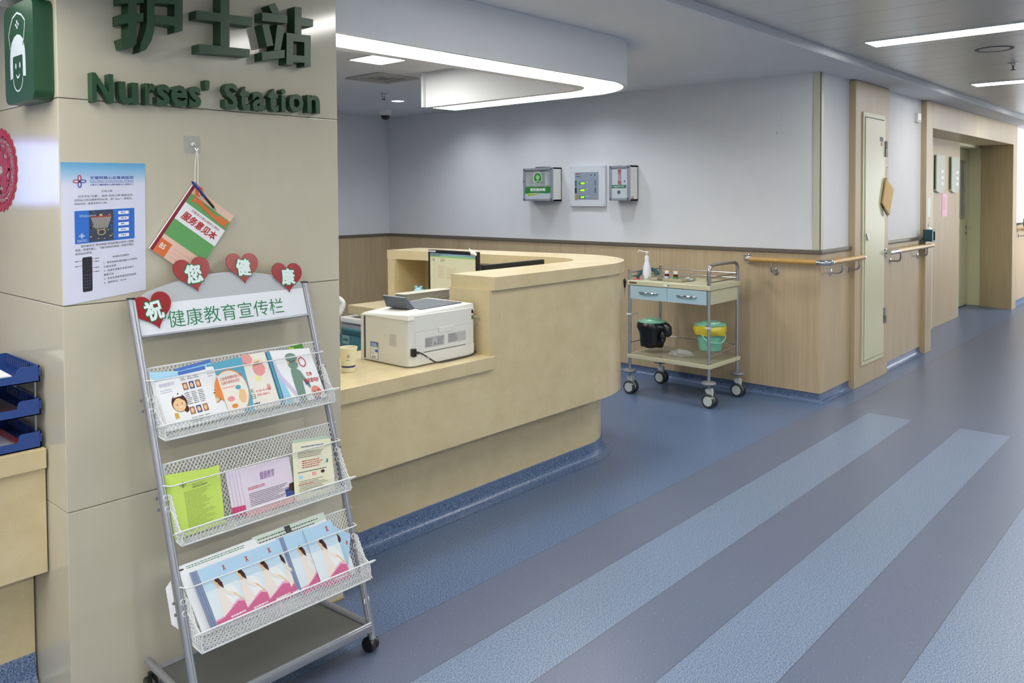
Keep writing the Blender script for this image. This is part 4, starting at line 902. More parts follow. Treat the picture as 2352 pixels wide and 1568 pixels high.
# spine edge runs from the lower left corner up to the hook; the page block is a rectangle turned by 53 degrees
o_ = Vector((1.100, NY, 1.348)); tip = Vector((1.240, NY, 1.541)); ax_v = (tip - o_); ax_u = Vector((ax_v.z, 0, -ax_v.x)).normalized() * .172
n00, n10, n11, n01 = o_, o_ + ax_u, tip + ax_u, tip
th = Vector((0, .008, 0)); m = MB(); m.hexa([n00 + th, n10 + th, n10, n00, n01 + th, n11 + th, n11, n01], PAPER); m.build('page_block', t)
COV = mat('cover_pink', (224, 190, 168), .4); CG = mat('cover_green', (96, 158, 92), .4); COR = mat('cover_orange', (214, 110, 56), .4); CMA = mat('cover_maroon', (130, 36, 56), .4)
m = MB(); lift = Vector((0, -.0008, 0)); m.hexa([n00, n10, n10 + lift, n00 + lift, n01, n11, n11 + lift, n01 + lift], COV); a = Art(m, n00 + lift, n10 + lift, n11 + lift, n01 + lift)
a.rect(0, 0, .06, 1, CMA); a.rect(.06, 0, .30, .20, COR); a.rect(.06, .26, 1, .90, CG); a.rect(.06, .50, 1, .76, PAPER, 2); a.text('B5', .11, .08, .22, .15, PAPER, 3, .02)
a.poly([(.10, .93), (.20, .885), (.30, .90), (.42, .87), (.42, .82), (.24, .84), (.13, .80), (.16, .87)], COR, 3); a.poly([(.26, .885), (.80, .84), (.80, .79), (.30, .83)], COR, 4); a.poly([(.72, .875), (1.0, .89), (.94, .84), (1.0, .79), (.72, .80)], COR, 3)
a.text('河里关心温山病中心病区', .24, .70, .90, .735, REDINK, 4); a.text('服务意见本', .14, .55, .92, .67, REDINK, 4, .025, .15)
a.dashes(.36, .03, .9, .2, 3, GREY, 3, .05, 3, .3); m.build('cover', t)
m = MB(); m.tube(bez([(1.253, NY - .004, 1.650), (1.248, NY - .003, 1.60), (1.246, NY - .003, 1.535)]), .0014, CORD, 6); m.tube(bez([(1.256, NY - .004, 1.650), (1.257, NY - .003, 1.60), (1.256, NY - .003, 1.54), (1.262, NY - .004, 1.508), (1.285, NY - .004, 1.497)]), .0014, CORD, 6); m.build('cord', t)
m = MB(); m.prism(rrect(1.248, 1.272, 1.505, 1.535, .006), NY - .0045, NY - .002, COR, 'y'); m.build('orange_tag', t)
t = thing('ballpoint_pen', 'blue ballpoint pen tied to the hanging notebook', 'pen', (1.27, NY - .012, 1.46))
p0, p1 = Vector((1.231, NY - .012, 1.553)), Vector((1.311, NY - .012, 1.460)); dv = (p1 - p0)
PBLUE = mat('pen_blue', (30, 50, 130), .25)
m = MB(); m.tube([p0 + dv * .03, p0 + dv * .55], .0038, PBLUE, 12); m.tube([p0, p0 + dv * .05], .002, PBLUE, 10); m.tube([p0 + dv * .06 + Vector((.004, -.004, .003)), p0 + dv * .3 + Vector((.004, -.004, .003))], .0012, PBLUE, 8); m.build('barrel', t)
m = MB(); m.tube([p0 + dv * .55, p0 + dv * .90], .004, BLACK, 12); m.build('grip', t); m = MB(); m.tube([p0 + dv * .90, p1], [.0034, .0008], CHROME, 12); m.build('tip', t)
# ------------------------------------------------------------ magazine rack in front of the column
def RK(u, z, w=0.0):
    """rack coordinates: u across, z height, w out from the tilted plane"""
    return (1.02 + u + .028 * (1.2 - z) / 1.2, 2.42 - .2807 * (1.20 - z) - w, z)
RSIL = mat('rack_silver', (150, 152, 158), .35, metal=.6, spec=.5); RWH = mat('rack_white_mesh', (204, 206, 206), .4, noise=.01)
HEADW = mat('header_white', (214, 218, 224), .3); HEADG = mat('header_grey', (168, 172, 176), .35); SHELF = mat('rack_shelf_grey', (92, 94, 92), .4, metal=.3, noise=.02)
RW = .592
rk = thing('magazine_rack', 'grey wheeled leaflet rack with three white mesh trays before the column', 'rack', (1.32, 2.25, 0))
for u in (0, RW):
    m = MB(); m.tube([RK(u, 1.205), RK(u, .055)], .0115, RSIL, 12); m.tube([RK(u + (-.004 if u else .004), 1.2, .010), RK(u + (-.004 if u else .004), .07, .010)], .004, RSIL, 8); m.lathe([(.0125, 0), (.0125, .004)], RK(u, 1.205), BLACK, 12); m.build('post', rk)
# header board with arched top
hp = [(.012, 1.096), (RW - .012, 1.100), (RW - .012, 1.205)] + [(RW - .012 - (RW - .024) * i / 16, 1.205 + .056 * math.sin(PI * i / 16) ** .8) for i in range(1, 16)] + [(.012, 1.200)]
m = MB(); n = len(hp); vs = [RK(u, z, -.003) for u, z in hp] + [RK(u, z, .003) for u, z in hp]
m.add(vs, [list(range(n))[::-1], [i + n for i in range(n)]] + [(i, (i + 1) % n, (i + 1) % n + n, i + n) for i in range(n)], HEADG)
a = Art(m, RK(.012, 1.098, .003), RK(RW - .012, 1.101, .003), RK(RW - .012, 1.188, .003), RK(.012, 1.185, .003)); a.rect(0, 0, 1, 1, HEADW, 1)
a.text('健康教育宣传栏', .148, .14, .845, .72, GREENINK, 3, 0)
m.tube([RK(.010, 1.095, .002), RK(RW - .010, 1.097, .002)], .004, RSIL, 8)
m.build('header_board', rk, smooth=20)

def mesh_panel(m, P, U, V, pitch=.0118, wd=.0016, th=.0010):
    """diamond expanded metal on a parametric sheet P(u,v) with size U x V (real wires)"""
    sl = 1.35; N = int((U + V / sl) / pitch) + 2
    for sgn in (1, -1):
        for i in range(N):
            c_ = -V / sl + i * pitch if sgn > 0 else i * pitch
            # line u = c + sgn * v / sl clipped to the sheet
            va, vb = 0.0, V
            if sgn > 0: va = max(va, (0 - c_) * sl); vb = min(vb, (U - c_) * sl)
            else: va = max(va, (c_ - U) * sl); vb = min(vb, c_ * sl)
            if vb - va < .002: continue
            ua, ub = c_ + sgn * va / sl, c_ + sgn * vb / sl; h = wd * .75
            m.add([P(ua - h, va, th), P(ua + h, va, th), P(ub + h, vb, th), P(ub - h, vb, th), P(ua - h, va, -th), P(ua + h, va, -th), P(ub + h, vb, -th), P(ub - h, vb, -th)], [(0, 1, 2, 3), (7, 6, 5, 4), (0, 4, 5, 1), (1, 5, 6, 2), (2, 6, 7, 3), (3, 7, 4, 0)], RWH)
def tray(zt, zb, lip, dep, name_rows, u0=.012, u1=None):
    u1 = RW - .004 if u1 is None else u1; tr = MB(); r = .016
    back = lambda u, v, t_: RK(u0 + u, zb + v, .002 + t_)
    mesh_panel(tr, back, u1 - u0, zt - zb)
    front = lambda u, v, t_: RK(u0 + u, zb - .004 + v, dep + v * .28 + t_)
    mesh_panel(tr, front, u1 - u0, lip)
    bot = lambda u, v, t_: RK(u0 + u, zb - .004 * (v / dep) + t_, .002 + v)
    mesh_panel(tr, bot, u1 - u0, dep)
    for uu in (u0, u1):
        sd_ = lambda p_, v, t_, uu=uu: RK(uu + t_, zb + v, .002 + p_ * (1 - .85 * v / (zt - zb)))
        mesh_panel(tr, sd_, dep + .01, (zt - zb) * .62)
    w_ = .0028
    def rim(f, U, V, rr):
        pts = [f(0, 0, 0)] + [f(0, V - rr, 0), f(rr * .3, V - rr * .3, 0), f(rr, V, 0), f(U - rr, V, 0), f(U - rr * .3, V - rr * .3, 0), f(U, V - rr, 0), f(U, 0, 0)]
        tr.tube(bez(pts[:1] + pts[1:], 5), w_, RWH, 7)
    rim(back, u1 - u0, zt - zb, .022); rim(front, u1 - u0, lip, .020)
    tr.tube([front(0, 0, 0), front(u1 - u0, 0, 0)], w_, RWH, 7)
    for uu in (u0, u1): tr.tube([RK(uu, zt - .04, .004), RK(uu, zb, .004), RK(uu, zb - .004, dep)], w_, RWH, 7); tr.tube([RK(uu, zb + (zt - zb) * .45, .004), RK(uu, zb + lip * .8, dep + lip * .2)], w_ * .8, RWH, 7)
    p_ = tr.build('mesh_tray', rk, smooth=50)
    m2 = MB(); zr = zt - name_rows; m2.tube([RK(u0 - .012, zr, .010), RK(u0, zr, .034), RK(u0 + .015, zr + .001, .038), RK(u1 - .012, zr + .001, .038), RK(u1 + .004, zr, .034), RK(u1 + .006, zr, .01)], .0021, RWH, 8); m2.build('retaining_bar', p_)
    for s_, uu in ((-1, -.016), (1, RW + .014)):
        for dz in (.085, .115): 
            b = MB(); b.lathe([(.0045, 0), (.0042, .004), (.001, .006)], RK(uu, zt - dz, 0), CHROME, 10, (s_, 0, 0)); b.build('screw', p_)
            b = MB(); b.tube([RK(uu - s_ * .020 + .0075 * math.cos(q), zt - dz + .0075 * math.sin(q), .012) for q in [k * PI / 5 for k in range(10)]], .0018, RWH, 6, closed=True); b.build('hanger_ring', p_)
tray(1.005, .818, .044, .050, .030); tray(.738, .535, .040, .045, .052); tray(.462, .262, .056, .060, .046)

# base: shelf, side bars, casters
m = MB(); sh4 = [(1.035, 2.105), (1.625, 2.105), (1.600, 2.385), (1.055, 2.385)]
m.hexa([(x, y, .095) for x, y in sh4] + [(x, y, .099) for x, y in sh4], SHELF); m.build('base_shelf', rk)
m = MB(); m.bev(1.035, 1.628, 2.084, 2.108, .086, .112, RSIL, .005, 2); m.tube([(1.035, 2.092, .112), (1.628, 2.092, .112)], .005, RSIL, 8); m.build('front_bar', rk)
for (xa, ya), (xb, yb) in (((1.045, 2.11), (1.055, 2.44)), ((1.634, 2.11), (1.612, 2.40))):
    m = MB(); m.tube([(xa, ya, .10), (xb, yb, .105)], .011, RSIL, 10); m.build('side_bar', rk)
m = MB(); m.tube([(1.055, 2.385, .10), (1.605, 2.385, .10)], .008, RSIL, 8); m.build('rear_bar', rk)
for x, y, ax in ((1.046, 2.135, .1), (1.650, 2.125, .25), (1.066, 2.445, -.2), (1.612, 2.40, .2)):
    cst = MB()
    for s_ in (-1, 1): cst.lathe([(.017, -.001), (.0235, .0), (.025, .003), (.025, .013), (.022, .017)], (x + s_ * .001 * math.cos(ax), y, .0255), BLACK, 22, (s_ * math.cos(ax), s_ * math.sin(ax), 0))
    cst.lathe([(.008, .045), (.009, .062)], (x, y, 0), BLACK, 12); cst.build('caster', rk)
m = MB(); c_ = RK(RW, .175, .0115); a = Art(m, (c_[0] - .012, c_[1] + .0015, c_[2] - .008), (c_[0] + .010, c_[1] + .0035, c_[2] - .006), (c_[0] + .010, c_[1] + .0045, c_[2] + .010), (c_[0] - .012, c_[1] + .0025, c_[2] + .008)); a.rect(0, 0, 1, 1, PAPER); a.text('18', .35, .2, .8, .75, GREENINK, 3, .02); m.build('number_sticker', rk)

# heart signs
HRT = mat('heart_red', (140, 12, 22), .3, noise=.01); HTX = mat('heart_text', (206, 222, 218), .4); HGR = mat('heart_outline', (20, 96, 60), .4)
def heart(cu_, cz, sc, rot, ch, label):
    pts = []
    for i in range(40):
        t_ = 2 * PI * i / 40; x = 16 * math.sin(t_) ** 3; y = 13 * math.cos(t_) - 5 * math.cos(2 * t_) - 2 * math.cos(3 * t_) - math.cos(4 * t_); y = y * (1.0 if y > -6 else .90); pts.append((x / 31.5, (y + 1.6) / 31))
    R_ = math.radians(rot); f = lambda x, y, w: RK(cu_ + sc * (x * math.cos(R_) - y * math.sin(R_)), cz + sc * 1.0 * (x * math.sin(R_) + y * math.cos(R_)), w)
    m = MB(); n = len(pts); m.add([f(x, y, .0062) for x, y in pts] + [f(x, y, .010) for x, y in pts] + [f(0, 0, .010), f(0, 0, .0062)], [(i, (i + 1) % n, (i + 1) % n + n, i + n) for i in range(n)] + [(i + n, (i + 1) % n + n, 2 * n) for i in range(n)] + [((i + 1) % n, i, 2 * n + 1) for i in range(n)], HRT)
    o = tag(m.build('heart_sign', smooth=30), label, 'decoration', 'red heart signs on the rack header')
    m = MB(); c4 = [f(x, y, .010) for x, y in ((-.235, -.225), (.235, -.225), (.235, .275), (-.235, .275))]; a = Art(m, *c4)
    a.text(ch, -.035, -.035, 1.035, 1.035, HGR, 1, .066); a.text(ch, .02, .02, .98, .98, HTX, 5, .034); m.build('heart_character', o)
heart(.057, 1.165, .118, 10, '祝', 'red heart sign with white character 祝, lowest at the left end')
heart(.197, 1.262, .118, 6, '您', 'red heart sign with white character 您, on the left of the header arch')
heart(.368, 1.270, .112, -2, '健', 'red heart sign with white character 健, at the crest of the header arch')
heart(.526, 1.228, .113, -4, '康', 'red heart sign with white character 康, at the right end by the post')

# leaflets
def leaf(name, c4, w, th, paper, paint, label, grp=None, cat='leaflet', bow=0.0):
    """c4: four (u, z) rack points bl, br, tr, tl"""
    q = [(p_[0], p_[1], (p_[2] if len(p_) > 2 else 0) + w) for p_ in c4]
    m = MB(); m.hexa([RK(u, z, ww - th) for u, z, ww in (q[0], q[1])] + [RK(u, z, ww) for u, z, ww in (q[1], q[0])] + [RK(u, z, ww - th) for u, z, ww in (q[3], q[2])] + [RK(u, z, ww) for u, z, ww in (q[2], q[3])], paper)
    a = Art(m, *[RK(u, z, ww) for u, z, ww in q], lift=.00022, base=.0001); paint(a)
    return tag(m.build(name, smooth=0), label, cat, grp)
SKIN = mat('print_skin', (224, 186, 140), .4); HAIR = mat('print_hair', (70, 36, 30), .4); YEL = mat('print_yellow', (196, 160, 60), .4); LBL = mat('print_light_blue', (150, 196, 222), .4); BLUM = mat('print_blue', (70, 110, 180), .35)
CYAN = mat('print_cyan', (90, 160, 184), .3); CRM = mat('print_cream', (226, 222, 212), .35); ORG = mat('print_orange', (220, 130, 60), .4); PNK = mat('print_pink', (222, 150, 150), .4); PHO = mat('print_photo_tan', (150, 104, 80), .5); PHB = mat('print_photo_blue', (60, 74, 140), .5)
MAS = mat('print_scrub_green', (110, 138, 126), .4); LILA = mat('print_lilac', (196, 190, 212), .4)
def nurse(a, u, v, s_, asp, half=False):
    if not half: a.rect(u - .34 * s_, v - 1.0 * s_ * asp, u + .30 * s_, v - .42 * s_ * asp, PAPER, 2)
    if not half: a.ell(u - .02 * s_, v - .55 * s_ * asp, .26 * s_, .20 * s_ * asp, PAPER, 3)
    a.ell(u, v, .46 * s_, .50 * s_ * asp, HAIR, 3); 
    if not half: a.ell(u + .30 * s_, v - .38 * s_ * asp, .16 * s_, .20 * s_ * asp, HAIR, 3)
    a.ell(u - .02 * s_, v - .10 * s_ * asp, .38 * s_, .36 * s_ * asp, SKIN, 4)
    a.poly([(u - .36 * s_, v + .06 * s_ * asp), (u - .05 * s_, v + .32 * s_ * asp), (u + .34 * s_, v + .05 * s_ * asp), (u + .30 * s_, v + .34 * s_ * asp), (u, v + .48 * s_ * asp), (u - .32 * s_, v + .34 * s_ * asp)], HAIR, 5)
    a.poly([(u - .30 * s_, v + .32 * s_ * asp), (u + .26 * s_, v + .34 * s_ * asp), (u + .16 * s_, v + .58 * s_ * asp), (u - .12 * s_, v + .58 * s_ * asp)], PAPER, 6); a.rect(u - .0 * s_, v + .42 * s_ * asp, u + .07 * s_, v + .53 * s_ * asp, REDINK, 7)
    a.ell(u - .16 * s_, v - .08 * s_ * asp, .03 * s_, .035 * s_ * asp, INK, 6); a.ell(u + .14 * s_, v - .05 * s_ * asp, .03 * s_, .035 * s_ * asp, INK, 6); a.ring(u, v - .20 * s_ * asp, .10 * s_, .07 * s_ * asp, .04 * s_, PAPER, 6, 10, 180, 360, wv=.04 * s_ * asp)
    if not half: a.rect(u - .46 * s_, v - .78 * s_ * asp, u - .24 * s_, v - .48 * s_ * asp, YEL, 7)
def paint_nurse(a):
    a.rect(0, 0, 1, 1, PAPER, 1); a.rect(0, .93, 1, 1, LBL, 2); a.dashes(.1, .80, .62, .87, 1, LILA, 3, .8, 3, .06); a.dashes(.1, .70, .5, .77, 2, GREY, 3, .3, 4, .03); nurse(a, .62, .50, .40, .85)
def paint_table(a):
    a.rect(0, 0, 1, 1, PAPER, 1)
    for i in range(3):
        a.dashes(.04 + .32 * i, .86, .34 + .32 * i, .99, 3, INK, 3, .4, i, .03); a.rect(.05 + .32 * i, .68, .31 + .32 * i, .83, (PHO, PHB, PHO)[i], 3); a.ell(.18 + .32 * i, .75, .07, .05, SKIN, 4, 10)
        a.dashes(.04 + .32 * i, .40, .34 + .32 * i, .65, 7, INK, 3, .4, i + 5, .03); a.rect(.05 + .32 * i, .20, .31 + .32 * i, .37, (PHO, PHB, PHO)[2 - i], 3); a.ell(.18 + .32 * i, .28, .08, .06, SKIN, 4, 10); a.dashes(.04 + .32 * i, .03, .34 + .32 * i, .16, 4, INK, 3, .4, i + 9, .03)
def paint_cyan(a):
    a.rect(0, 0, 1, 1, CYAN, 1); a.ell(.36, .42, .60, .42, ORG, 2, 30, -75, 180); a.poly([(0, 0), (.55, 0)] + [(.34 + .60 * math.cos(math.radians(q)), .42 + .40 * math.sin(math.radians(q))) for q in range(-60, 121, 12)] + [(0, .80)], CRM, 3)
    a.text('口服葡萄糖耐量试验', .06, .66, .84, .72, REDINK, 5); a.text('及胰岛素释放试验', .06, .58, .72, .64, REDINK, 5); a.dashes(.06, .50, .55, .54, 1, PNK, 5, .6, 3, .06)
    a.ell(.66, .38, .14, .12, CRM, 4); a.poly([(.52, .28), (.64, .46), (.80, .40), (.84, .28), (.70, .18), (.58, .2)], SKIN, 5); a.ell(.60, .48, .10, .04, CYAN, 6); a.ell(.24, .30, .14, .05, PNK, 4); a.ell(.30, .16, .12, .04, ORG, 4)
def paint_pink(a):
    a.rect(0, 0, 1, 1, CRM, 1); a.ell(.22, .92, .24, .10, PNK, 2, 20); a.ell(.60, .72, .24, .14, PNK, 2, 9); a.ell(.44, .84, .4, .06, mat('print_peach', (230, 206, 180), .4), 2)
    a.ell(.48, .55, .12, .05, mat('print_lemon', (226, 220, 150), .4), 3); a.ell(.76, .36, .07, .06, PNK, 3); a.text('天', .04, .30, .18, .38, GREENINK, 4); a.text('日', .04, .20, .18, .28, INK, 4); a.dashes(.06, .08, .3, .14, 1, INK, 4, .6, 4, .06); a.dashes(.25, .22, .9, .36, 2, PNK, 3, .5, 4, .1)
def paint_mask(a):
    a.rect(0, 0, 1, 1, PAPER, 1); a.poly([(0, 0), (.20, 0), (.06, .6), (0, .95)], LBL, 2); a.poly([(.0, .95), (.1, .55), (.46, 0), (.36, 0), (.02, .5)], LILA, 3)
    a.poly([(.34, 0), (.52, 0), (.56, .40), (.68, .22), (.72, .26), (.58, .58), (.46, .66), (.36, .62), (.34, .4)], MAS, 4); a.ell(.46, .76, .13, .13, SKIN, 5); a.ell(.46, .84, .15, .09, MAS, 6); a.rect(.33, .84, .59, .86, MAS, 6); a.ell(.46, .70, .12, .075, MAS, 6); a.ell(.40, .785, .014, .012, INK, 7); a.ell(.51, .785, .014, .012, INK, 7)
    a.ring(.70, .74, .09, .10, .022, REDINK, 4, 18, wv=.022); a.text('生命', .70, .46, .84, .54, REDINK, 5, .02); a.text('请用爱呵护', .60, .33, .96, .42, REDINK, 5, .02); a.rect(.60, .30, .70, .38, BLUM, 4)
    a.ell(.80, .14, .12, .12, mat('print_rose_skin', (214, 140, 120), .4), 5); a.ell(.76, .15, .016, .016, INK, 6); a.ring(.88, .13, .055, .055, .014, REDINK, 6, 16, wv=.014); a.line([(.84, .17), (.92, .09)], .014, REDINK, 6); a.ell(.78, 0.02, .08, .03, BLUM, 5); a.poly([(.85, -.12), (1, 0), (1, -.14)], mat('print_leaf_green', (90, 160, 50), .4), 5)
GT = 'leaflets in the top mesh tray'
def paint_combo(a):
    paint_nurse2(a)
def paint_nurse2(a):
    a.rect(0, 0, 1, 1, PAPER, 1); a.rect(0, .93, .46, 1, LBL, 2); a.rect(.46, .95, 1, 1.02, BLUM, 2); a.dashes(.06, .80, .36, .88, 1, LILA, 3, .8, 3, .03); a.dashes(.05, .68, .28, .76, 2, GREY, 3, .3, 4, .015)
    for i in range(3):
        a.dashes(.47 + .125 * i, .84, .58 + .125 * i, .93, 3, INK, 3, .4, i, .012); a.rect(.475 + .125 * i, .66, .57 + .125 * i, .80, (PHO, PHB, PHO)[i], 3); a.ell(.52 + .125 * i, .73, .03, .05, SKIN, 4, 10)
        a.dashes(.47 + .125 * i, .38, .58 + .125 * i, .62, 7, INK, 3, .4, i + 5, .012); a.rect(.475 + .125 * i, .20, .57 + .125 * i, .34, (PHO, PHB, PHO)[2 - i], 3); a.ell(.52 + .125 * i, .27, .03, .05, SKIN, 4, 10); a.dashes(.47 + .125 * i, .04, .58 + .125 * i, .15, 4, INK, 3, .4, i + 9, .012)
    nurse(a, .33, .46, .31, 1.12)
for i in range(4):
    leaf('leaflet', [(.026 + i * .004, .826), (.196 + i * .003, .832), (.170 + i * .003, .978 + .003 * i), (.004 + .008 + i * .003, .978 + .006 * (3 - i))], .009 + .0022 * i, .0014, PAPER, paint_combo if i == 3 else (lambda a: (a.rect(0, 0, 1, 1, PAPER, 1), a.rect(0, .93, 1, 1, LBL, 2))), 'white leaflet with a cartoon nurse and small photos, leftmost in the top tray' if i == 3 else 'white leaflet behind the nurse leaflet, mostly covered', GT if i == 3 else 'covered leaflets in the leftmost pile')
leaf('leaflet', [(.10, .84), (.215, .84), (.205, 1.004), (.09, .993)], .006, .001, BLUM, lambda a: (a.rect(0, 0, 1, .94, LBL, 1),), 'blue edged leaflet sticking up behind the nurse leaflet', GT)
leaf('leaflet', [(.170, .832), (.236, .832), (.214, .984), (.150, .984)], .0125, .001, PAPER, lambda a: (a.rect(0, 0, 1, 1, PAPER, 1), a.dashes(.1, .8, .9, .95, 3, GREY, 2, .3, 4, .06), nurse(a, .58, .42, .50, .5, True)), 'white leaflet with half a nurse face beside the pale blue booklet', GT)
for i in range(3):
    leaf('leaflet', [(.222 + .005 * i, .832), (.318, .832), (.303, .998), (.190 + .008 * i, .990)], .010 + .0024 * i, .0016, CYAN, paint_cyan if i == 2 else (lambda a: None), 'pale blue booklet with orange arc and red Chinese title' if i == 2 else 'pale blue booklet behind the one with the orange arc', GT if i == 2 else 'covered pale blue booklets')
leaf('leaflet', [(.316, .832), (.410, .832), (.386, 1.002), (.295, 1.000)], .014, .0016, CRM, paint_pink, 'cream booklet with pink flowers in the middle of the top tray', GT)
for i in range(4):
    leaf('leaflet', [(.400 + .005 * i, .832), (.480, .832), (.470, .999), (.374 + .006 * i, .998)], .009 + .0024 * i, .0014, CYAN if i % 2 else mat('print_teal', (70, 112, 130), .4), lambda a: None, 'teal edged booklet under the masked surgeon leaflet', 'teal booklets under the surgeon leaflet')
leaf('leaflet', [(.425, .830), (.580, .826), (.548, .992), (.400, 1.003)], .021, .0012, PAPER, paint_mask, 'white leaflet with masked surgeon and baby cartoon at the right end', GT)
leaf('leaflet', [(.482, .94), (.545, .94), (.535, 1.007), (.480, 1.002)], .005, .001, mat('print_grass', (60, 130, 40), .4), lambda a: a.poly([(0, .3), (.4, .9), (0, 1)], mat('print_lime', (170, 190, 70), .4), 1), 'green leaflet corner peeking out at the right end of the top tray', GT)

LIME = mat('lime_paper', (178, 204, 92), .5); GM = 'leaflets in the middle mesh tray'
def paint_lime(a):
    logo(a, .24, .845, .035, .75, INK, INK, 2); a.text('无锡明慈心血管病医院', .36, .85, .78, .875, INK, 2, .03); a.line([(.2, .815), (.92, .815)], .003, INK, 2); a.dashes(.42, .79, .66, .805, 1, INK, 2, .5, 3, .03); a.text('出院病员后续指导', .42, .745, .72, .775, INK, 2, .01); a.dashes(.24, .08, .86, .72, 26, mat('lime_ink', (92, 112, 50), .6), 2, .28, 3, .02, .5)
for i in range(4):
    leaf('leaflet', [(.004 + .004 * i, .540), (.146 + .004 * i, .545), (.164 + .002 * i, .698 + .002 * i), (.008 + .003 * i, .700 + .004 * (3 - i))], .010 + .0026 * i, .0012, LIME, paint_lime if i == 3 else (lambda a: None), 'lime green information sheet, front of its pile in the middle tray' if i == 3 else 'lime green sheet behind the front lime sheet', GM if i == 3 else 'covered lime green sheets')
LAV = mat('lavender_paper', (206, 196, 210), .45)
def paint_lav(a):
    a.text('健康教育', .36, .66, .66, .84, mat('print_plum', (110, 60, 130), .4), 3, .0, .3); a.ring(.30, .68, .03, .06, .012, LILA, 3, 12, wv=.02); a.dashes(.10, .50, .46, .57, 2, REDINK, 3, .5, 3, .03)
    a.dashes(.10, .14, .95, .44, 8, INK, 3, .35, 3, .015, .4); a.rect(.80, .10, 1, .26, PHB, 3); a.poly([(.80, .26), (1, .18), (1, .40), (.9, .38), (.88, .26)], mat('print_brown', (60, 36, 30), .4), 4); a.poly([(.80, .20), (1, .26), (1, .34), (.80, .28)], BLUM, 3); a.rect(0, -.06, 1, .06, PNK, 2)
MAG = mat('print_magenta', (190, 60, 110), .4)
for i in range(5):
    leaf('leaflet', [(.190 + .010 * i, .545), (.402, .548), (.402, .672), (.188 + .010 * i, .676)], .010 + .0022 * i, .0012, LAV, paint_lav if i == 4 else (lambda a: a.rect(0, 0, 1, .22, MAG, 1)), 'lavender health education sheet in the middle of the middle tray' if i == 4 else 'lavender sheet with magenta foot behind the health education sheet', GM if i == 4 else 'covered lavender sheets')
CRM2 = mat('cream_paper', (214, 212, 186), .5)
def paint_cr(a):
    a.dashes(.22, .905, .85, .925, 1, BLUEINK, 3, .8, 3, .03); a.dashes(.12, .84, .42, .86, 1, BLUEINK, 3, .8, 4, .03)
    a.dashes(.12, .72, .92, .83, 4, INK, 3, .35, 5, .02); a.dashes(.22, .53, .80, .68, 4, REDINK, 3, .4, 6, .03); a.ring(.5, .61, .40, .09, .006, LBL, 3, 20, wv=.003); a.poly([(.83, .56), (.87, .56), (.88, .63), (.84, .63)], mat('print_teal2', (40, 130, 130), .4), 4); a.dashes(.1, .46, .9, .49, 1, INK, 3, .5, 7, .02); a.rect(.12, .36, .22, .42, LBL, 3); a.rect(.45, .38, .55, .44, PNK, 3); a.ell(.72, .42, .05, .03, HAIR, 3); a.dashes(.12, .10, .9, .33, 8, INK, 3, .3, 9, .02, .5); a.dashes(.1, .25, .5, .27, 1, REDINK, 4, .7, 3, .03)
leaf('leaflet', [(.392, .540), (.545, .534), (.556, .700, .010), (.416, .712, .004)], .0235, .0012, CRM2, paint_cr, 'cream printed sheet curling over the bar at the right of the middle tray', GM)
leaf('leaflet', [(.398, .550), (.540, .546), (.563, .702, -.004), (.430, .716, -.004)], .014, .0010, mat('pale_green_paper', (172, 190, 176), .5), lambda a: None, 'pale green sheet behind the curling cream sheet', GM)

SKY = mat('brochure_sky', (166, 198, 220), .35); SKY2 = mat('brochure_pale_sky', (208, 220, 226), .35); ROSE = mat('brochure_rose', (196, 100, 140), .35); ROSEL = mat('brochure_rose_light', (220, 172, 196), .35); GOWN = mat('brochure_gown', (222, 214, 206), .4); SPINE = mat('brochure_edge', (130, 144, 172), .4)
def paint_lady(a):
    a.rect(0, .72, 1, 1, SKY, 1); a.rect(0, .60, 1, .72, mat('brochure_mid_sky', (188, 210, 224), .35), 1); a.rect(0, .12, 1, .60, SKY2, 1); a.ell(.62, .40, .30, .20, mat('brochure_cloud', (222, 226, 226), .35), 1.5)
    a.poly([(0, 0), (1, 0), (1, .26), (.82, .30), (.55, .22), (.28, .13), (0, .12)], ROSEL, 2); a.poly([(0, 0), (1, 0), (1, .22), (.82, .265), (.55, .19), (.28, .105), (0, .09)], ROSE, 3)
    a.poly([(.26, .12), (.55, .20), (.62, .26), (.50, .50), (.47, .60), (.40, .62), (.34, .56), (.30, .36)], GOWN, 4)
    a.poly([(.36, .60), (.42, .58), (.46, .66), (.38, .66)], SKIN, 5); a.ell(.38, .71, .055, .055, SKIN, 5, 14); a.poly([(.38, .77), (.50, .75), (.56, .66), (.55, .56), (.49, .60), (.44, .65), (.42, .70)], HAIR, 6); a.ell(.43, .735, .06, .04, HAIR, 6, 12)
    a.line([(.46, .58), (.62, .46), (.76, .40)], .05, GOWN, 6, asp=1.2); a.line([(.66, .46), (.82, .40), (.92, .30), (.93, .25)], .028, SKIN, 5, asp=1.2); a.line([(.91, .32), (.97, .27)], .018, SKIN, 5, asp=1.2)
    a.line([(.73, .93), (.80, .84)], .02, REDINK, 5); a.line([(.79, .93), (.73, .84)], .02, REDINK, 5); a.dashes(.45, .045, .95, .08, 1, PAPER, 5, .8, 3, .05)
def white_back(a): a.rect(0, .9, 1, 1, mat('print_pale_green', (196, 210, 196), .4), 1); a.dashes(.05, .88, .95, .97, 2, INK, 2, .3, 3, .02); a.rect(.42, .9, .50, 1, INK, 3)
GB = 'pink and blue brochures in the bottom mesh tray'
leaf('booklet', [(.045, .272), (.300, .262), (.246, .470), (.002, .466)], .008, .004, PAPER, lambda a: (a.dashes(.1, .93, .9, .98, 2, GREENINK, 2, .4, 3, .02), a.ell(.04, .95, .03, .012, HAIR, 3)), 'white booklet standing behind the brochures at the left of the bottom tray', 'white booklets behind the brochures', 'booklet')
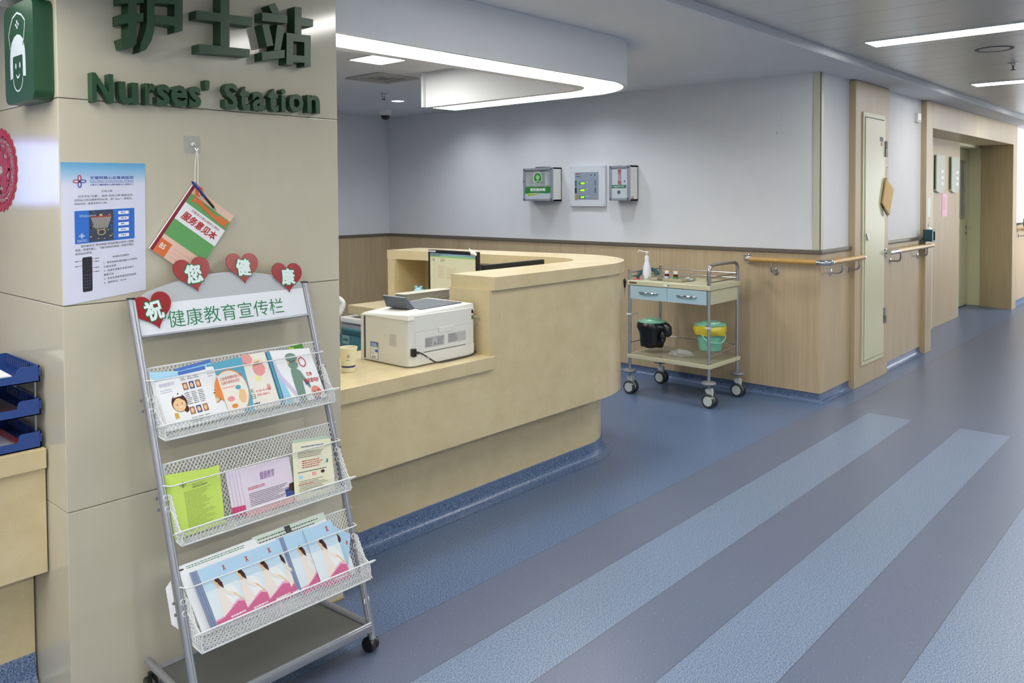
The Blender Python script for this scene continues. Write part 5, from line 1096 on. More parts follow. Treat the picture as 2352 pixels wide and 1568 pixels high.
leaf('booklet', [(.300, .262), (.545, .262), (.495, .476), (.238, .474)], .007, .004, PAPER, white_back, 'white booklet standing behind the brochures at the right of the bottom tray', 'white booklets behind the brochures', 'booklet')
BR = [(.050, .148, .024, 'leftmost'), (.122, .222, .0215, 'second from left'), (.195, .300, .019, 'third from left'), (.262, .352, .016, 'fourth from left, half covered'), (.330, .425, .022, 'fifth from left'), (.398, .505, .027, 'sixth from left and tallest')]
for i, (ua, ub, w_, wd) in enumerate(BR):
    k = .034; zb_ = .286 - .003 * i; zt_ = .448 + (.006 if i in (4, 5) else 0)
    if i in (0, 4): 
        for j in range(3): leaf('brochure', [(ua + k - .006 * (j + 1), zb_), (ub, zb_), (ub - k * .8, zt_ - .003), (ua - .006 * (j + 1), zt_ - .003)], w_ - .0026 * (j + 1), .0012, SPINE, lambda a: None, 'brochure edge behind a front pink and blue brochure', 'covered pink and blue brochures')
    leaf('brochure', [(ua + k, zb_), (ub + k, zb_ + (.004 if i < 5 else 0)), (ub - .001, zt_ + .002), (ua, zt_)], w_, .0014, SKY2, paint_lady, 'woman in white on pink and blue brochure, %s in bottom tray' % wd, GB, 'brochure')
leaf('brochure', [(.500, .318), (.545, .300), (.575, .388), (.492, .448)], .014, .0014, SKY2, lambda a: (a.rect(0, 0, 1, 1, SKY, 1), a.ell(.42, .70, .14, .11, HAIR, 3), a.ell(.34, .72, .08, .08, SKIN, 4), a.poly([(.2, .1), (.5, .2), (.5, .6), (.3, .62)], GOWN, 3), a.rect(.82, .62, .88, .74, REDINK, 3)), 'pink and blue brochure tilted to the right at the end of the bottom tray', GB, 'brochure')
leaf('booklet', [(.515, .270), (.570, .268), (.560, .33), (.505, .34)], .010, .003, PAPER, lambda a: None, 'white booklet corner at the right end of the bottom tray', None, 'booklet')
m = MB(); m.hexa([(1.032, 2.226, .300), (1.046, 2.215, .285), (1.046, 2.217, .285), (1.032, 2.228, .300), (1.026, 2.245, .40), (1.036, 2.235, .42), (1.036, 2.237, .42), (1.026, 2.247, .40)], PAPER)
tag(m.build('paper_sheet'), 'loose white sheet hanging out at the left side of the bottom tray', 'paper')
# ------------------------------------------------------------ boxes on the back wall
AL = mat('aluminium', (170, 176, 186), .3, metal=.7); CORN = mat('corner_plastic', (84, 92, 112), .5); SGN = mat('box_green', (44, 124, 52), .4); LIMEG = mat('box_lime', (150, 178, 40), .4)
def wall_box(name, label, y0, y1, z0, z1, dep, window):
    t = thing(name, label, 'box', (XB - dep / 2, (y0 + y1) / 2, z0)); xf = XB - dep
    m = MB(); th_ = .012
    m.box(xf + .02, XB, y0, y1, z0, z0 + th_, AL); m.box(xf + .02, XB, y0, y1, z1 - th_, z1, AL); m.box(xf + .02, XB, y0, y0 + th_, z0, z1, WHITE); m.box(xf + .02, XB, y1 - th_, y1, z0, z1, WHITE); m.box(XB - .01, XB - .001, y0, y1, z0, z1, WHITE)
    if not window: m.box(xf + .03, XB - .01, y0 + th_, y1 - th_, z0 + th_, z1 - th_, WHITE)
    for yy in (y0, y1 - .008):
        for zz_ in (z0, z1 - .008): m.bev(xf + .018, XB, yy, yy + .008, zz_, zz_ + .008, CORN, .002)
    m.build('box_body', t)
    d = MB(); fr = .022
    for q in ((y0, y1, z1 - fr, z1), (y0, y1, z0, z0 + fr), (y0, y0 + fr, z0 + fr, z1 - fr), (y1 - fr, y1, z0 + fr, z1 - fr)): d.bev(xf, xf + .018, q[0], q[1], q[2], q[3], AL, .004, 2)
    for yy in (y0 + .002, y1 - .024):
        for zz_ in (z0 + .002, z1 - .024): d.bev(xf - .001, xf + .017, yy, yy + .022, zz_, zz_ + .022, CORN, .003)
    dd = d.build('door_frame', t); return t, xf, dd
t, xf, dd = wall_box('service_box', 'aluminium framed convenience service box with green lettered window', 4.600, 4.945, 1.455, 1.755, .14, True)
m = MB(); m.box(xf + .008, xf + .010, 4.622, 4.923, 1.477, 1.733, mat('window_pane_clear', (230, 240, 240), .04, alpha=.18, spec=.6))
a = Art(m, (xf + .007, 4.923, 1.477), (xf + .007, 4.622, 1.477), (xf + .007, 4.622, 1.733), (xf + .007, 4.923, 1.733))
BW = mat('box_frost', (178, 186, 196), .5); a.rect(0, 0, 1, .20, BW, 1); a.poly([(0, .17), (0, .42), (1, .42), (1, .19), (.8, .18), (.4, .21)], SGN, 2); a.poly([(.08, .17), (.12, .08), (.5, .16), (.6, .18)], LIMEG, 3); a.text('便民服务箱', .20, .26, .80, .37, PAPER, 4, .03)
a.ell(.5, .73, .165, .20, PAPER, 2, 30); a.ell(.5, .73, .15, .185, SGN, 3, 30); a.ell(.5, .75, .075, .085, mat('badge_pale', (150, 190, 130), .4), 4, 20); a.dashes(.42, .60, .58, .63, 1, PAPER, 4, .8, 3, .04)
m.build('window_panel', t)
m = MB(); m.box(xf + .03, XB - .012, 4.615, 4.93, 1.60, 1.604, WHITE); m.box(xf + .03, XB - .012, 4.84, 4.844, 1.467, 1.743, WHITE); m.box(xf + .03, XB - .012, 4.70, 4.704, 1.467, 1.743, WHITE); m.box(XB - .012, XB - .0105, 4.612, 4.933, 1.467, 1.743, DARK); m.build('inner_shelf', t)
m = MB(); m.lathe([(.016, 0), (.018, .04), (.018, .09), (.008, .11)], (5.72, 4.66, 1.5), WHITE, 16); m.build('bottle_inside', t)
m = MB(); m.lathe([(.006, 0), (.006, .004)], (xf, 4.935, 1.632), DARK, 12, (-1, 0, 0)); m.lathe([(.008, 0), (.008, .004)], (xf + .004, 4.912, 1.56), CHROME, 12, (-1, 0, 0)); m.build('lock', t)
m = MB(); m.bev(5.66, 5.76, 4.70, 4.80, 1.7555, 1.765, mat('clip_steel', (130, 136, 140), .3, metal=.8), .003); m.build('top_bracket', t)

t, xf, dd = wall_box('suggestion_box', 'aluminium framed suggestion box with red Chinese characters', 3.782, 3.985, 1.457, 1.750, .135, False)
m = MB(); m.box(xf + .008, xf + .020, 3.80, 3.967, 1.477, 1.730, mat('suggest_panel', (186, 194, 202), .4)); a = Art(m, (xf + .0075, 3.967, 1.477), (xf + .0075, 3.80, 1.477), (xf + .0075, 3.80, 1.730), (xf + .0075, 3.967, 1.730))
DR = mat('dark_red_ink', (150, 44, 46), .5); a.text('意', .38, .80, .62, .96, DR, 2, .01); a.text('见', .40, .62, .62, .78, DR, 2, .01); a.text('箱', .39, .44, .62, .60, DR, 2, .01); a.rect(.05, .34, .90, .44, mat('box_teal', (30, 116, 84), .4), 3); a.text('Suggestion Box', .14, .36, .80, .42, PAPER, 4, .01); a.ell(.46, .20, .095, .065, CORN, 2, 24); a.ell(.80, .56, .05, .045, GREY, 2, 16); a.ell(.80, .56, .025, .022, DARK, 3, 12)
m.build('door_panel', t)
m = MB(); m.box(xf + .03, xf + .065, 3.7812, 3.782, 1.472, 1.482, REDINK); m.box(xf + .034, xf + .040, 3.7812, 3.782, 1.487, 1.493, REDINK); m.box(xf + .05, xf + .06, 3.7812, 3.782, 1.486, 1.495, GREY); m.build('side_sticker', t)

t = thing('alarm_panel', 'white medical gas alarm panel with three green digital readouts', 'panel', (XB - .01, 4.29, 1.405))
m = MB(); m.bev(XB - .026, XB, 4.102, 4.488, 1.406, 1.764, mat('panel_white', (206, 210, 216), .4), .003); 
for yy in (4.475, 4.12):
    for zz_ in (1.42, 1.748): m.lathe([(.004, 0), (.004, .001)], (XB - .0262, yy, zz_), DARK, 10, (-1, 0, 0))
m.build('cover_plate', t)
m = MB(); X_ = XB - .0265; a = Art(m, (X_, 4.430, 1.466), (X_, 4.172, 1.466), (X_, 4.172, 1.706), (X_, 4.430, 1.706)); PBG = mat('panel_slate', (140, 152, 168), .35); a.rect(0, 0, 1, 1, PBG, 1)
LED = mat('led_green', (120, 230, 30), .4, emit=1.6)
a.dashes(.05, .93, .26, .97, 1, REDINK, 3, .8, 3, .05); a.dashes(.05, .83, .26, .87, 1, INK, 3, .8, 4, .05); a.rect(.66, .87, .71, .92, INK, 3); a.rect(.82, .87, .87, .92, INK, 3)
LINE = mat('panel_line', (96, 106, 122), .5)
for k, (cm, tx) in enumerate(((mat('panel_green', (44, 108, 78), .4), '050'), (mat('panel_black', (36, 38, 50), .4), '-008'), (mat('panel_yellow', (176, 146, 40), .4), '047'))):
    v = .70 - k * .255; a.rect(0, v - .21, .08, v, cm, 3); a.line([(.16, v), (1, v)], .004, LINE, 2); a.line([(.16, v), (.16, v - .22)], .004, LINE, 2)
    a.rect(.20, v - .155, .42, v - .05, INK, 3); a.text(tx, .25 if k != 1 else .21, v - .14, .41, v - .065, LED, 4, .03); a.rect(.50, v - .09, .54, v - .03, mat('panel_pale_yellow', (196, 200, 130), .5), 3)
    for q in range(3): a.rect(.84, v - .06 - q * .065, .90, v - .02 - q * .065, cm, 3); a.line([(.50 + q * .125, v - .12), (.50 + q * .125, v - .2)], .008, LINE, 3)
m.build('control_face', t)

# faint marks left on the back wall
m = MB(); a = Art(m, (XB - .0005, 2.60, 1.90), (XB - .0005, 2.50, 1.90), (XB - .0005, 2.50, 2.12), (XB - .0005, 2.60, 2.12)); ST = mat('wall_stain', (168, 164, 152), .8); a.ell(.30, .25, .05, .055, ST, 1, 9); a.ell(.62, .72, .03, .015, ST, 1, 7); a.ell(.45, .66, .035, .015, ST, 1, 7)
tag(m.build('wall_stain'), 'small brown stain on the white back wall near its outer edge', 'stain')

# ------------------------------------------------------------ handrails
RWD = mat('rail_wood', (182, 142, 76), .3, noise=.03, nscale=30, stretch=(1, 1, 1))
def bracket(t, x, y, nx, ny, z=1.018):
    m = MB(); q = [(x, y, z - .015), (x, y, z - .06), (x - nx * .0, y - ny * .0, z - .075)]
    bx, by = x - nx * .085, y - ny * .085
    m.tube(bez([(x, y, z - .012), (x, y, z - .065), (x - nx * .02, y - ny * .02, z - .088), (bx, by, z - .09)], 6), .0065, STEEL, 10); m.lathe([(.027, 0), (.026, .006), (.010, .010)], (bx, by, z - .09), CHROME, 22, (nx, ny, 0)); m.build('bracket', t)
RZ_ = 1.018; r_ = .0195
t = thing('handrail', 'wooden handrail with steel elbow wrapping the near wall corner', 'handrail', (5.7, 2.2, 1.0))
xr, yr = XB - .095, YC - .095
m = MB(); m.tube([(xr, 2.74, RZ_), (xr, yr + .06, RZ_)], r_, RWD, 18); m.tube([(xr + .06, yr, RZ_), (6.405, yr, RZ_)], r_, RWD, 18); m.build('rail', t)
m = MB(); m.tube(bez([(xr, yr + .075, RZ_), (xr, yr + .05, RZ_), (xr + .015, yr + .015, RZ_), (xr + .05, yr, RZ_), (xr + .075, yr, RZ_)], 6), r_ + .0012, CHROME, 18); m.build('elbow', t)
m = MB(); m.tube(bez([(xr, 2.735, RZ_), (xr + .01, 2.765, RZ_), (xr + .04, 2.785, RZ_), (XB - .014, 2.79, RZ_)], 6), r_, CHROME, 16); m.lathe([(.036, 0), (.034, .008), (.018, .012)], (XB - .013, 2.79, RZ_), CHROME, 22, (-1, 0, 0)); m.build('end_return', t)
m = MB(); m.tube([(6.403, yr, RZ_), (6.42, yr, RZ_)], r_ + .001, CHROME, 16); m.build('end_cap', t)
bracket(t, xr, 2.57, -1, 0); bracket(t, 5.97, yr, 0, -1); bracket(t, 6.32, yr, 0, -1)
t = thing('handrail', 'short wooden handrail between duct door and portal', 'handrail', (7.7, 2.16, 1.0))
m = MB(); m.tube([(7.24, yr, RZ_), (8.28, yr, RZ_)], r_, mat('rail_wood_pale', (206, 178, 128), .3), 18); m.build('rail', t)
m = MB(); m.tube([(7.02, yr, RZ_), (7.26, yr, RZ_)], r_ + .0012, CHROME, 18); m.lathe([(.034, 0), (.032, .008)], (7.06, YC - .052, RZ_), CHROME, 20, (0, -1, 0)); m.tube([(7.06, YC - .05, RZ_), (7.06, yr, RZ_)], .018, CHROME, 12); m.build('elbow', t)
bracket(t, 7.32, yr, 0, -1); bracket(t, 8.10, yr, 0, -1)
t = thing('handrail', 'pale handrail beyond the portal at the right picture edge', 'handrail', (13.5, 2.16, 1.0))
m = MB(); m.tube([(12.45, yr, RZ_), (17.5, yr, RZ_)], r_, MATS['rail_wood_pale'], 16); m.build('rail', t); bracket(t, 12.62, yr, 0, -1); bracket(t, 14.2, yr, 0, -1)

# hand sanitiser holders
def sanitizer(x, y, z, label, pink=False):
    t = thing('sanitizer_holder', label, 'dispenser', (x, y, z)); HT = mat('holder_teal', (30, 70, 76), .35)
    m = MB(); 
    for q in ((x - .05, x + .05, y - .04, y - .036, z, z + .012), (x - .05, x + .05, y - .04, y - .036, z + .09, z + .11), (x - .05, x - .035, y - .04, y - .036, z + .012, z + .09), (x + .035, x + .05, y - .04, y - .036, z + .012, z + .09), (x - .05, x + .05, y + .036, y + .04, z, z + .11), (x - .05, x - .046, y - .036, y + .036, z, z + .11), (x + .046, x + .05, y - .036, y + .036, z, z + .11), (x - .05, x + .05, y - .036, y + .036, z, z + .004)): m.bev(*q, HT, .0015, 1)
    m.box(x - .006, x + .006, y + .04, YC - .012, z + .03, z + .05, STEEL); m.build('holder', t)
    t2 = thing('sanitizer_bottle', label.replace('holder', 'pump bottle') if not pink else 'pump bottle in the holder at the right picture edge', 'bottle', (x, y, z + .005))
    m = MB(); m.lathe([(.030, 0), (.032, .01), (.032, .09), (.024, .115), (.012, .125), (.012, .14)], (x, y, z + .005), mat('bottle_pink', (220, 150, 140), .4) if pink else WHITE, 20); m.build('bottle_body', t2)
    m = MB(); m.lathe([(.013, .14), (.013, .152), (.004, .153), (.004, .175)], (x, y, z + .005), WHITE, 14); m.tube([(x, y, z + .180), (x - .045, y, z + .182), (x - .052, y, z + .172)], .004, WHITE, 8); m.build('pump', t2)
sanitizer(8.14, 2.15, 1.06, 'teal wire holder with white sanitiser bottle on the rail before the portal')
sanitizer(12.55, 2.12, 1.055, 'dark teal holder with pink bottle at the right picture edge', True)
t = thing('call_switch', 'small white sensor box high on the wall beside the portal', 'switch', (8.08, YC, 2.15))
m = MB(); m.bev(8.02, 8.12, YC - .03, YC, 2.155, 2.235, WHITE, .004); m.build('sensor_case', t); m = MB(); m.bev(8.05, 8.09, YC - .034, YC - .03, 2.16, 2.175, GREY, .001); m.build('sensor_slot', t)

# patient boards, pink notice, notice on jamb
for i, (xa, xb, lb) in enumerate(((9.86, 10.20, 'white rounded patient board, left one of two on the portal panel'), (10.50, 10.84, 'white rounded patient board, right one beside the ward door'))):
    t = thing('patient_board', lb, 'board', ((xa + xb) / 2, 2.565, 1.5), 'patient boards in the portal')
    m = MB(); pp = [(xa, 1.93), (xa, 1.53)] + [(xa + (xb - xa) * k / 8, 1.53 - .022 * math.sin(PI * k / 8)) for k in range(1, 8)] + [(xb, 1.53), (xb, 1.93)]
    m.prism(pp, 2.535, 2.5645, mat('board_pale', (208, 212, 200), .25), 'y'); m.build('board_case', t)
    m = MB(); m.box(xa - .003, xa, 2.548, 2.560, 1.55, 1.92, mat('board_green_edge', (40, 84, 50), .4)); m.build('green_edge', t)
    m = MB(); a = Art(m, (xa, 2.5345, 1.53), (xb, 2.5345, 1.53), (xb, 2.5345, 1.93), (xa, 2.5345, 1.93))
    for k in range(3): a.rect(.55, .15 + .17 * k, .85, .26 + .17 * k, PAPER, 1); a.ring(.7, .205 + .17 * k, .16, .06, .02, GREY, 2, 12, wv=.01)
    m.build('card_slots', t)
m = MB(); m.box(10.20, 10.42, 2.562, 2.5645, 1.235, 1.50, mat('pink_notice_paper', (222, 170, 192), .5)); a = Art(m, (10.20, 2.5615, 1.235), (10.42, 2.5615, 1.235), (10.42, 2.5615, 1.50), (10.20, 2.5615, 1.50)); a.dashes(.2, .3, .8, .85, 6, PNK, 1, .5, 3, .1)
tag(m.build('pink_notice'), 'pink paper notice taped under the two patient boards', 'notice')
m = MB(); m.box(8.26, 8.36, 2.1985, 2.1998, 1.28, 1.46, PAPER); tag(m.build('paper_notice'), 'small white notice on the portal edge above the sanitiser', 'notice')

# kraft booklet hanging beside the duct door
KR = mat('kraft_paper', (206, 172, 112), .6, noise=.03)
t = thing('hanging_booklet', 'brown kraft booklet hanging askew from a hook beside the duct door', 'booklet', (7.0, 2.15, 1.32))
m = MB(); p_ = [(6.975, 2.165, 1.625), (7.11, 2.150, 1.535), (7.005, 2.150, 1.325), (6.89, 2.165, 1.425)]; th_ = Vector((0, .012, 0))
m.hexa([Vector(p_[3]) + th_, Vector(p_[2]) + th_, Vector(p_[2]), Vector(p_[3]), Vector(p_[0]) + th_, Vector(p_[1]) + th_, Vector(p_[1]), Vector(p_[0])], KR); m.build('cover', t)
m = MB(); m.hexa([Vector(p_[3]) + th_, Vector(p_[2]) + th_ + Vector((0, 0, -.02)), Vector(p_[2]) + Vector((0, .012, -.02)), Vector(p_[3]) + th_, Vector(p_[3]) + th_ * 2, Vector(p_[2]) + th_ * 2, Vector(p_[2]) + th_ * 1.2, Vector(p_[3]) + th_ * 1.2], DARK); m.build('back_cover', t)
m = MB(); m.tube([(6.975, 2.17, 1.622), (7.045, 2.188, 1.715)], .0015, mat('string_pink', (200, 150, 140), .7), 6); m.build('string', t)
m = MB(); m.bev(7.035, 7.06, 2.194, 2.2, 1.70, 1.755, WHITE, .003); m.tube([(7.047, 2.194, 1.722), (7.047, 2.184, 1.712), (7.047, 2.182, 1.720)], .002, CHROME, 6); tag(m.build('wall_hook'), 'small white hook on the pilaster above the kraft booklet', 'hook')

# ------------------------------------------------------------ treatment trolley
TC = mat('trolley_cream', (190, 188, 158), .35, noise=.02, nscale=10); TD = mat('drawer_pale_blue', (158, 184, 196), .35); TST = mat('trolley_steel', (176, 178, 184), .25, metal=.75); BMP = mat('bumper_grey', (120, 120, 126), .5); TIRE = mat('tyre_grey', (50, 52, 56), .6); HUB = mat('hub_white', (190, 196, 194), .4)
TX0, TX1, TY0, TY1 = 5.150, 5.612, 2.772, 3.462
tr = thing('medical_trolley', 'cream two tier treatment trolley with two pale blue drawers', 'trolley', (5.38, 3.12, 0))
m = MB(); m.bev(TX0, TX1, TY0, TY1, .825, .862, TC, .006, 3); m.build('top_tray', tr)
m = MB(); m.bev(TX0 + .01, TX1 - .01, TY0 + .012, TY1 - .012, .722, .824, TC, .004); m.build('drawer_housing', tr)
ym = (TY0 + TY1) / 2
for ya, yb in ((TY0 + .026, ym - .001), (ym + .001, TY1 - .026)):
    m = MB(); m.bev(TX0 + .003, TX0 + .02, ya, yb, .722, .822, TD, .002); dw = m.build('drawer', tr)
    m = MB(); yc = (ya + yb) / 2; m.tube(bez([(TX0 + .003, yc - .085, .775), (TX0 - .012, yc - .06, .776), (TX0 - .018, yc, .778), (TX0 - .012, yc + .06, .776), (TX0 + .003, yc + .085, .775)], 6), [.003] * 3 + [.0055] * 19 + [.003] * 3, CHROME, 10); m.build('handle', dw)
m = MB(); m.bev(TX0 - .004, TX1 + .004, TY0 - .004, TY1 + .004, .272, .300, TC, .004); m.box(TX0 + .01, TX1 - .01, TY0 + .01, TY1 - .01, .299, .3005, mat('shelf_sheen', (150, 148, 124), .12)); m.build('lower_shelf', tr)
posts = [(TX0 + .014, TY0 + .014), (TX0 + .014, TY1 - .014), (TX1 - .014, TY0 + .014), (TX1 - .014, TY1 - .014)]
for x, y in posts: m = MB(); m.tube([(x, y, .155), (x, y, .822)], .0115, TST, 14); m.build('leg', tr)
m = MB(); a_, b_ = posts[0], posts[2]; hz = 1.0
m.tube(bez([(a_[0], a_[1], .862), (a_[0], a_[1], .95), (a_[0] + .012, a_[1], .985), (a_[0] + .055, a_[1], 1.002), ((a_[0] + b_[0]) / 2, a_[1], 1.006), (b_[0] - .055, a_[1], 1.002), (b_[0] - .012, a_[1], .985), (b_[0], b_[1], .95), (b_[0], b_[1], .862)], 8), .0125, STEEL, 14); m.build('push_handle', tr)
m = MB()
for x, y in (posts[1], posts[3]): m.tube([(x, y, .862), (x, y, .935)], .011, TST, 12); m.lathe([(.0135, 0), (.0135, .006)], (x, y, .932), STEEL, 14)
for z in (.885, .92):
    m.tube([(b_[0], b_[1], z), (posts[3][0], posts[3][1], z)], .0055, STEEL, 10); m.tube([(posts[1][0], posts[1][1], z), (posts[3][0], posts[3][1], z)], .0055, STEEL, 10)
    m.tube([(a_[0], a_[1], z - .003), (b_[0], b_[1], z - .003)], .0045, STEEL, 10)
m.tube([(b_[0], b_[1], .385), (posts[3][0], posts[3][1], .385)], .004, TST, 8); m.tube([(posts[1][0], posts[1][1], .385), (posts[3][0], posts[3][1], .385)], .004, TST, 8); m.tube([(a_[0], a_[1], .35), (b_[0], b_[1], .385)], .0035, TST, 8)
m.build('guard_rail', tr)
for (x, y), br in zip(posts, (1, 1, 0, 0)):
    m = MB(); m.lathe([(.012, .0), (.046, .004), (.052, .013), (.046, .023), (.014, .026)], (x, y, .158), BMP, 26); m.build('bumper', tr)
    c_ = MB(); c_.lathe([(.009, .115), (.009, .158)], (x, y, 0), STEEL, 12)
    for s_ in (1,): c_.prism([(-.012, .130), (.030, .140), (.038, .122), (.032, .052), (.016, .040), (-.002, .044), (.008, .09), (-.016, .116)], -.013, .013, HUB, 'y')
    # turn the fork: it was laid out in local coordinates
    k0 = len(c_.v) - 16
    for i in range(k0, len(c_.v)):
        v = c_.v[i]; c_.v[i] = Vector((x + v.y + .003, y - v.x + .008, v.z))
    if br: c_.bev(x - .036, x - .006, y - .048, y - .014, .072, .082, HUB, .003)
    cc = c_.build('caster', tr)
    for s_ in (-1, 1):
        w_ = MB(); cx_ = x + s_ * .025 + .003; w_.lathe([(.032, -.011), (.045, -.011), (.050, -.005), (.050, .005), (.045, .011), (.032, .011)], (cx_, y - .008, .0503), TIRE, 28, (1, 0, 0)); w_.lathe([(.034, -.0125), (.0355, -.008), (.0355, .008), (.034, .0125)], (cx_, y - .008, .0503), HUB, 24, (1, 0, 0)); w_.build('wheel', cc)
m = MB()
for (x, y), z in ((posts[1], .595), (posts[0], .555)): m.bev(x - .018, x + .016, y - .022, y + .020, z, z + .014, HUB, .003); m.tube([(x + .01, y + (.0 if y > 3 else .0), z + .01), (x + .05, y - (.05 if y > 3 else -.05), z + .012)], .003, STEEL, 8)
m.build('bucket_clamp', tr)
m = MB(); m.box(TX0 - .0007, TX0 + .001, TY1 - .085, TY1 - .018, .838, .850, mat('maroon_label', (96, 50, 50), .5)); m.box(TX0 - .0007, TX0 + .001, 3.085, 3.145, .836, .848, PAPER); m.box(TX0 - .001, TX0, 3.09, 3.115, .838, .846, GREENINK); m.build('edge_label', tr)
# buckets
BK = mat('bucket_mint', (116, 178, 154), .35, noise=.01); BKL = mat('bucket_lid_mint', (130, 192, 168), .25); BAGK = mat('bag_black', (20, 20, 24), .3, bump=.8, nscale=25); BAGY = mat('bag_yellow', (196, 180, 50), .35, bump=.6, nscale=25)
def bucket(cx, cy, z0, hh, r0, r1, label, bagm, low):
    t = thing('bucket', label, 'bucket', (cx, cy, z0)); m = MB()
    m.lathe([(r0 * .9, 0), (r0, .006), (r1, hh), (r1 + .004, hh + .004), (r1 + .004, hh + .008), (r1 - .003, hh + .008), (r0 - .003, .008)], (cx, cy, z0), BK, 34, cap=False); m.lathe([(r0 * .9, 0), (r0 * .9, .003)], (cx, cy, z0), BK, 34); m.build('bucket_body', t)
    m = MB(); m.lathe([(r1 + .010, hh + .010), (r1 + .010, hh + .016), (r1 - .002, hh + .019), (r1 * .72, hh + .021), (r1 * .66, hh + .031), (r1 * .40, hh + .032), (r1 * .34, hh + .027), (.001, hh + .027)], (cx, cy, z0), BKL, 36, cap=False); m.lathe([(r1 + .010, hh + .010), (.001, hh + .0101)], (cx, cy, z0), BKL, 36, cap=False); m.build('lid', t)
    r = random.Random(int(cx * 1000 + cy * 77)); prof = ([(r0 + .006, -.004), (r0 + .010, .02), ] if low else []) + [(r1 * (.90 if low else 1.0) + .004, hh * .55 if low else hh * .66), (r1 + .006, hh * .70), (r1 + .014, hh * .82), (r1 + .013, hh * .95), (r1 + .004, hh + .008)]
    m = MB(); N = 56; vs = []; fs = []
    for i, (rr, h_) in enumerate(prof):
        for k in range(N): an = 2 * PI * k / N; q = rr + .0022 * math.sin(an * 17 + i) * (1 if i else .6) + r.uniform(-.0012, .0012) + (.004 * math.sin(an * 3 + i) if not low else 0); vs.append((cx + q * math.cos(an), cy + q * math.sin(an), z0 + h_ + .003 * math.sin(an * 5 + i * 1.3)))
    for i in range(len(prof) - 1):
        for k in range(N): fs.append((i * N + k, i * N + (k + 1) % N, (i + 1) * N + (k + 1) % N, (i + 1) * N + k))
    if low: fs.append(list(range(N))[::-1])
    m.add(vs, fs, bagm)
    return t, m
t, m = bucket(5.320, 3.350, .352, .175, .078, .100, 'mint lidded bucket wrapped in a black bag, left under the trolley top', BAGK, True)
# knotted bag ears
r = random.Random(11)
for dx, dy, dz, sx, sy, sz in ((-.015, -.135, .135, .030, .044, .052), (-.03, -.112, .085, .022, .026, .045), (-.04, -.118, .045, .012, .012, .028), (-.04, -.095, .155, .03, .04, .022)):
    bm = bmesh.new(); bmesh.ops.create_icosphere(bm, subdivisions=3, radius=1)
    vs_ = []
    for v in bm.verts: k = 1 + .10 * math.sin(v.co.y * 9 + v.co.z * 7 + dx * 50) + .08 * math.sin(v.co.x * 13 + v.co.z * 5) + r.uniform(-.03, .03); vs_.append((5.320 + dx + v.co.x * sx * k, 3.350 + dy + v.co.y * sy * k, .352 + dz + v.co.z * sz * k))
    bm.verts.index_update(); m.add(vs_, [[v.index for v in f.verts] for f in bm.faces], BAGK); bm.free()
m.build('bin_bag', t, smooth=80)
t, m = bucket(5.380, 2.890, .364, .180, .080, .104, 'mint lidded bucket with a yellow bag, right under the trolley top', BAGY, False)
m.build('bin_bag', t, smooth=80)
m = MB(); cx, cy, zz_ = 5.380, 2.890, .364
m.tube(bez([(cx - .098, cy + .02, zz_ + .128), (cx - .118, cy - .02, zz_ + .095), (cx - .105, cy - .070, zz_ + .072), (cx - .060, cy - .112, zz_ + .070), (cx - .010, cy - .122, zz_ + .095), (cx + .02, cy - .108, zz_ + .128)], 6), .0045, BKL, 8, r2=.008); m.build('bucket_handle', t)
# things on the trolley
SSM = mat('tray_steel', (196, 192, 176), .25, metal=.7)
t = thing('instrument_tray', 'shallow stainless steel tray on the trolley top', 'tray', (5.36, 3.20, .862))
m = MB(); x0, x1, y0, y1, z0 = 5.225, 5.455, 3.035, 3.335, .8625
rim = rrect(x0, x1, y0, y1, .02); inn = rrect(x0 + .012, x1 - .012, y0 + .012, y1 - .012, .014); bot = rrect(x0 + .010, x1 - .010, y0 + .010, y1 - .010, .014)
n = len(rim); vs = [(x, y, z0) for x, y in bot] + [(x, y, z0 + .024) for x, y in rim] + [(x, y, z0 + .0235) for x, y in inn] + [(x, y, z0 + .003) for x, y in inn]
m.add(vs, [list(range(n))[::-1], [i + 3 * n for i in range(n)]] + [(j * n + i, j * n + (i + 1) % n, (j + 1) * n + (i + 1) % n, (j + 1) * n + i) for j in range(3) for i in range(n)], SSM); m.build('tray_body', t)
m = MB(); m.box(5.2238, 5.2248, 3.20, 3.245, .870, .881, STEEL); m.build('engraved_plate', t)
AMB = mat('amber_glass', (88, 24, 18), .1)
for (x, y, lb, lm) in ((5.33, 3.225, 'brown medicine bottle with white label, left one in the steel tray', mat('label_lilac', (196, 200, 220), .5)), (5.33, 3.150, 'brown medicine bottle with green label, right one in the steel tray', mat('label_green', (70, 140, 60), .5))):
    t = thing('medicine_bottle', lb, 'bottle', (x, y, .866), 'medicine bottles in the steel tray')
    m = MB(); m.lathe([(.0175, 0), (.019, .002), (.019, .034), (.013, .041), (.013, .045)], (x, y, .8662), AMB, 22); m.lathe([(.0193, .006), (.0193, .026)], (x, y, .8662), lm, 22, cap=False); m.build('bottle_body', t)
    m = MB(); m.lathe([(.016, .044), (.0165, .046), (.0165, .062), (.015, .064)], (x, y, .8662), WHITE, 22); m.build('cap', t)
PBT = mat('bottle_translucent', (214, 216, 226), .35)
t = thing('pump_bottle', 'white pump bottle with long spout standing on the trolley', 'bottle', (5.30, 3.385, .862)); x, y = 5.315, 3.392
m = MB(); m.lathe([(.028, 0), (.032, .004), (.034, .045), (.030, .085), (.022, .115), (.0165, .135), (.015, .148)], (x, y, .8625), PBT, 28); m.build('bottle_body', t)
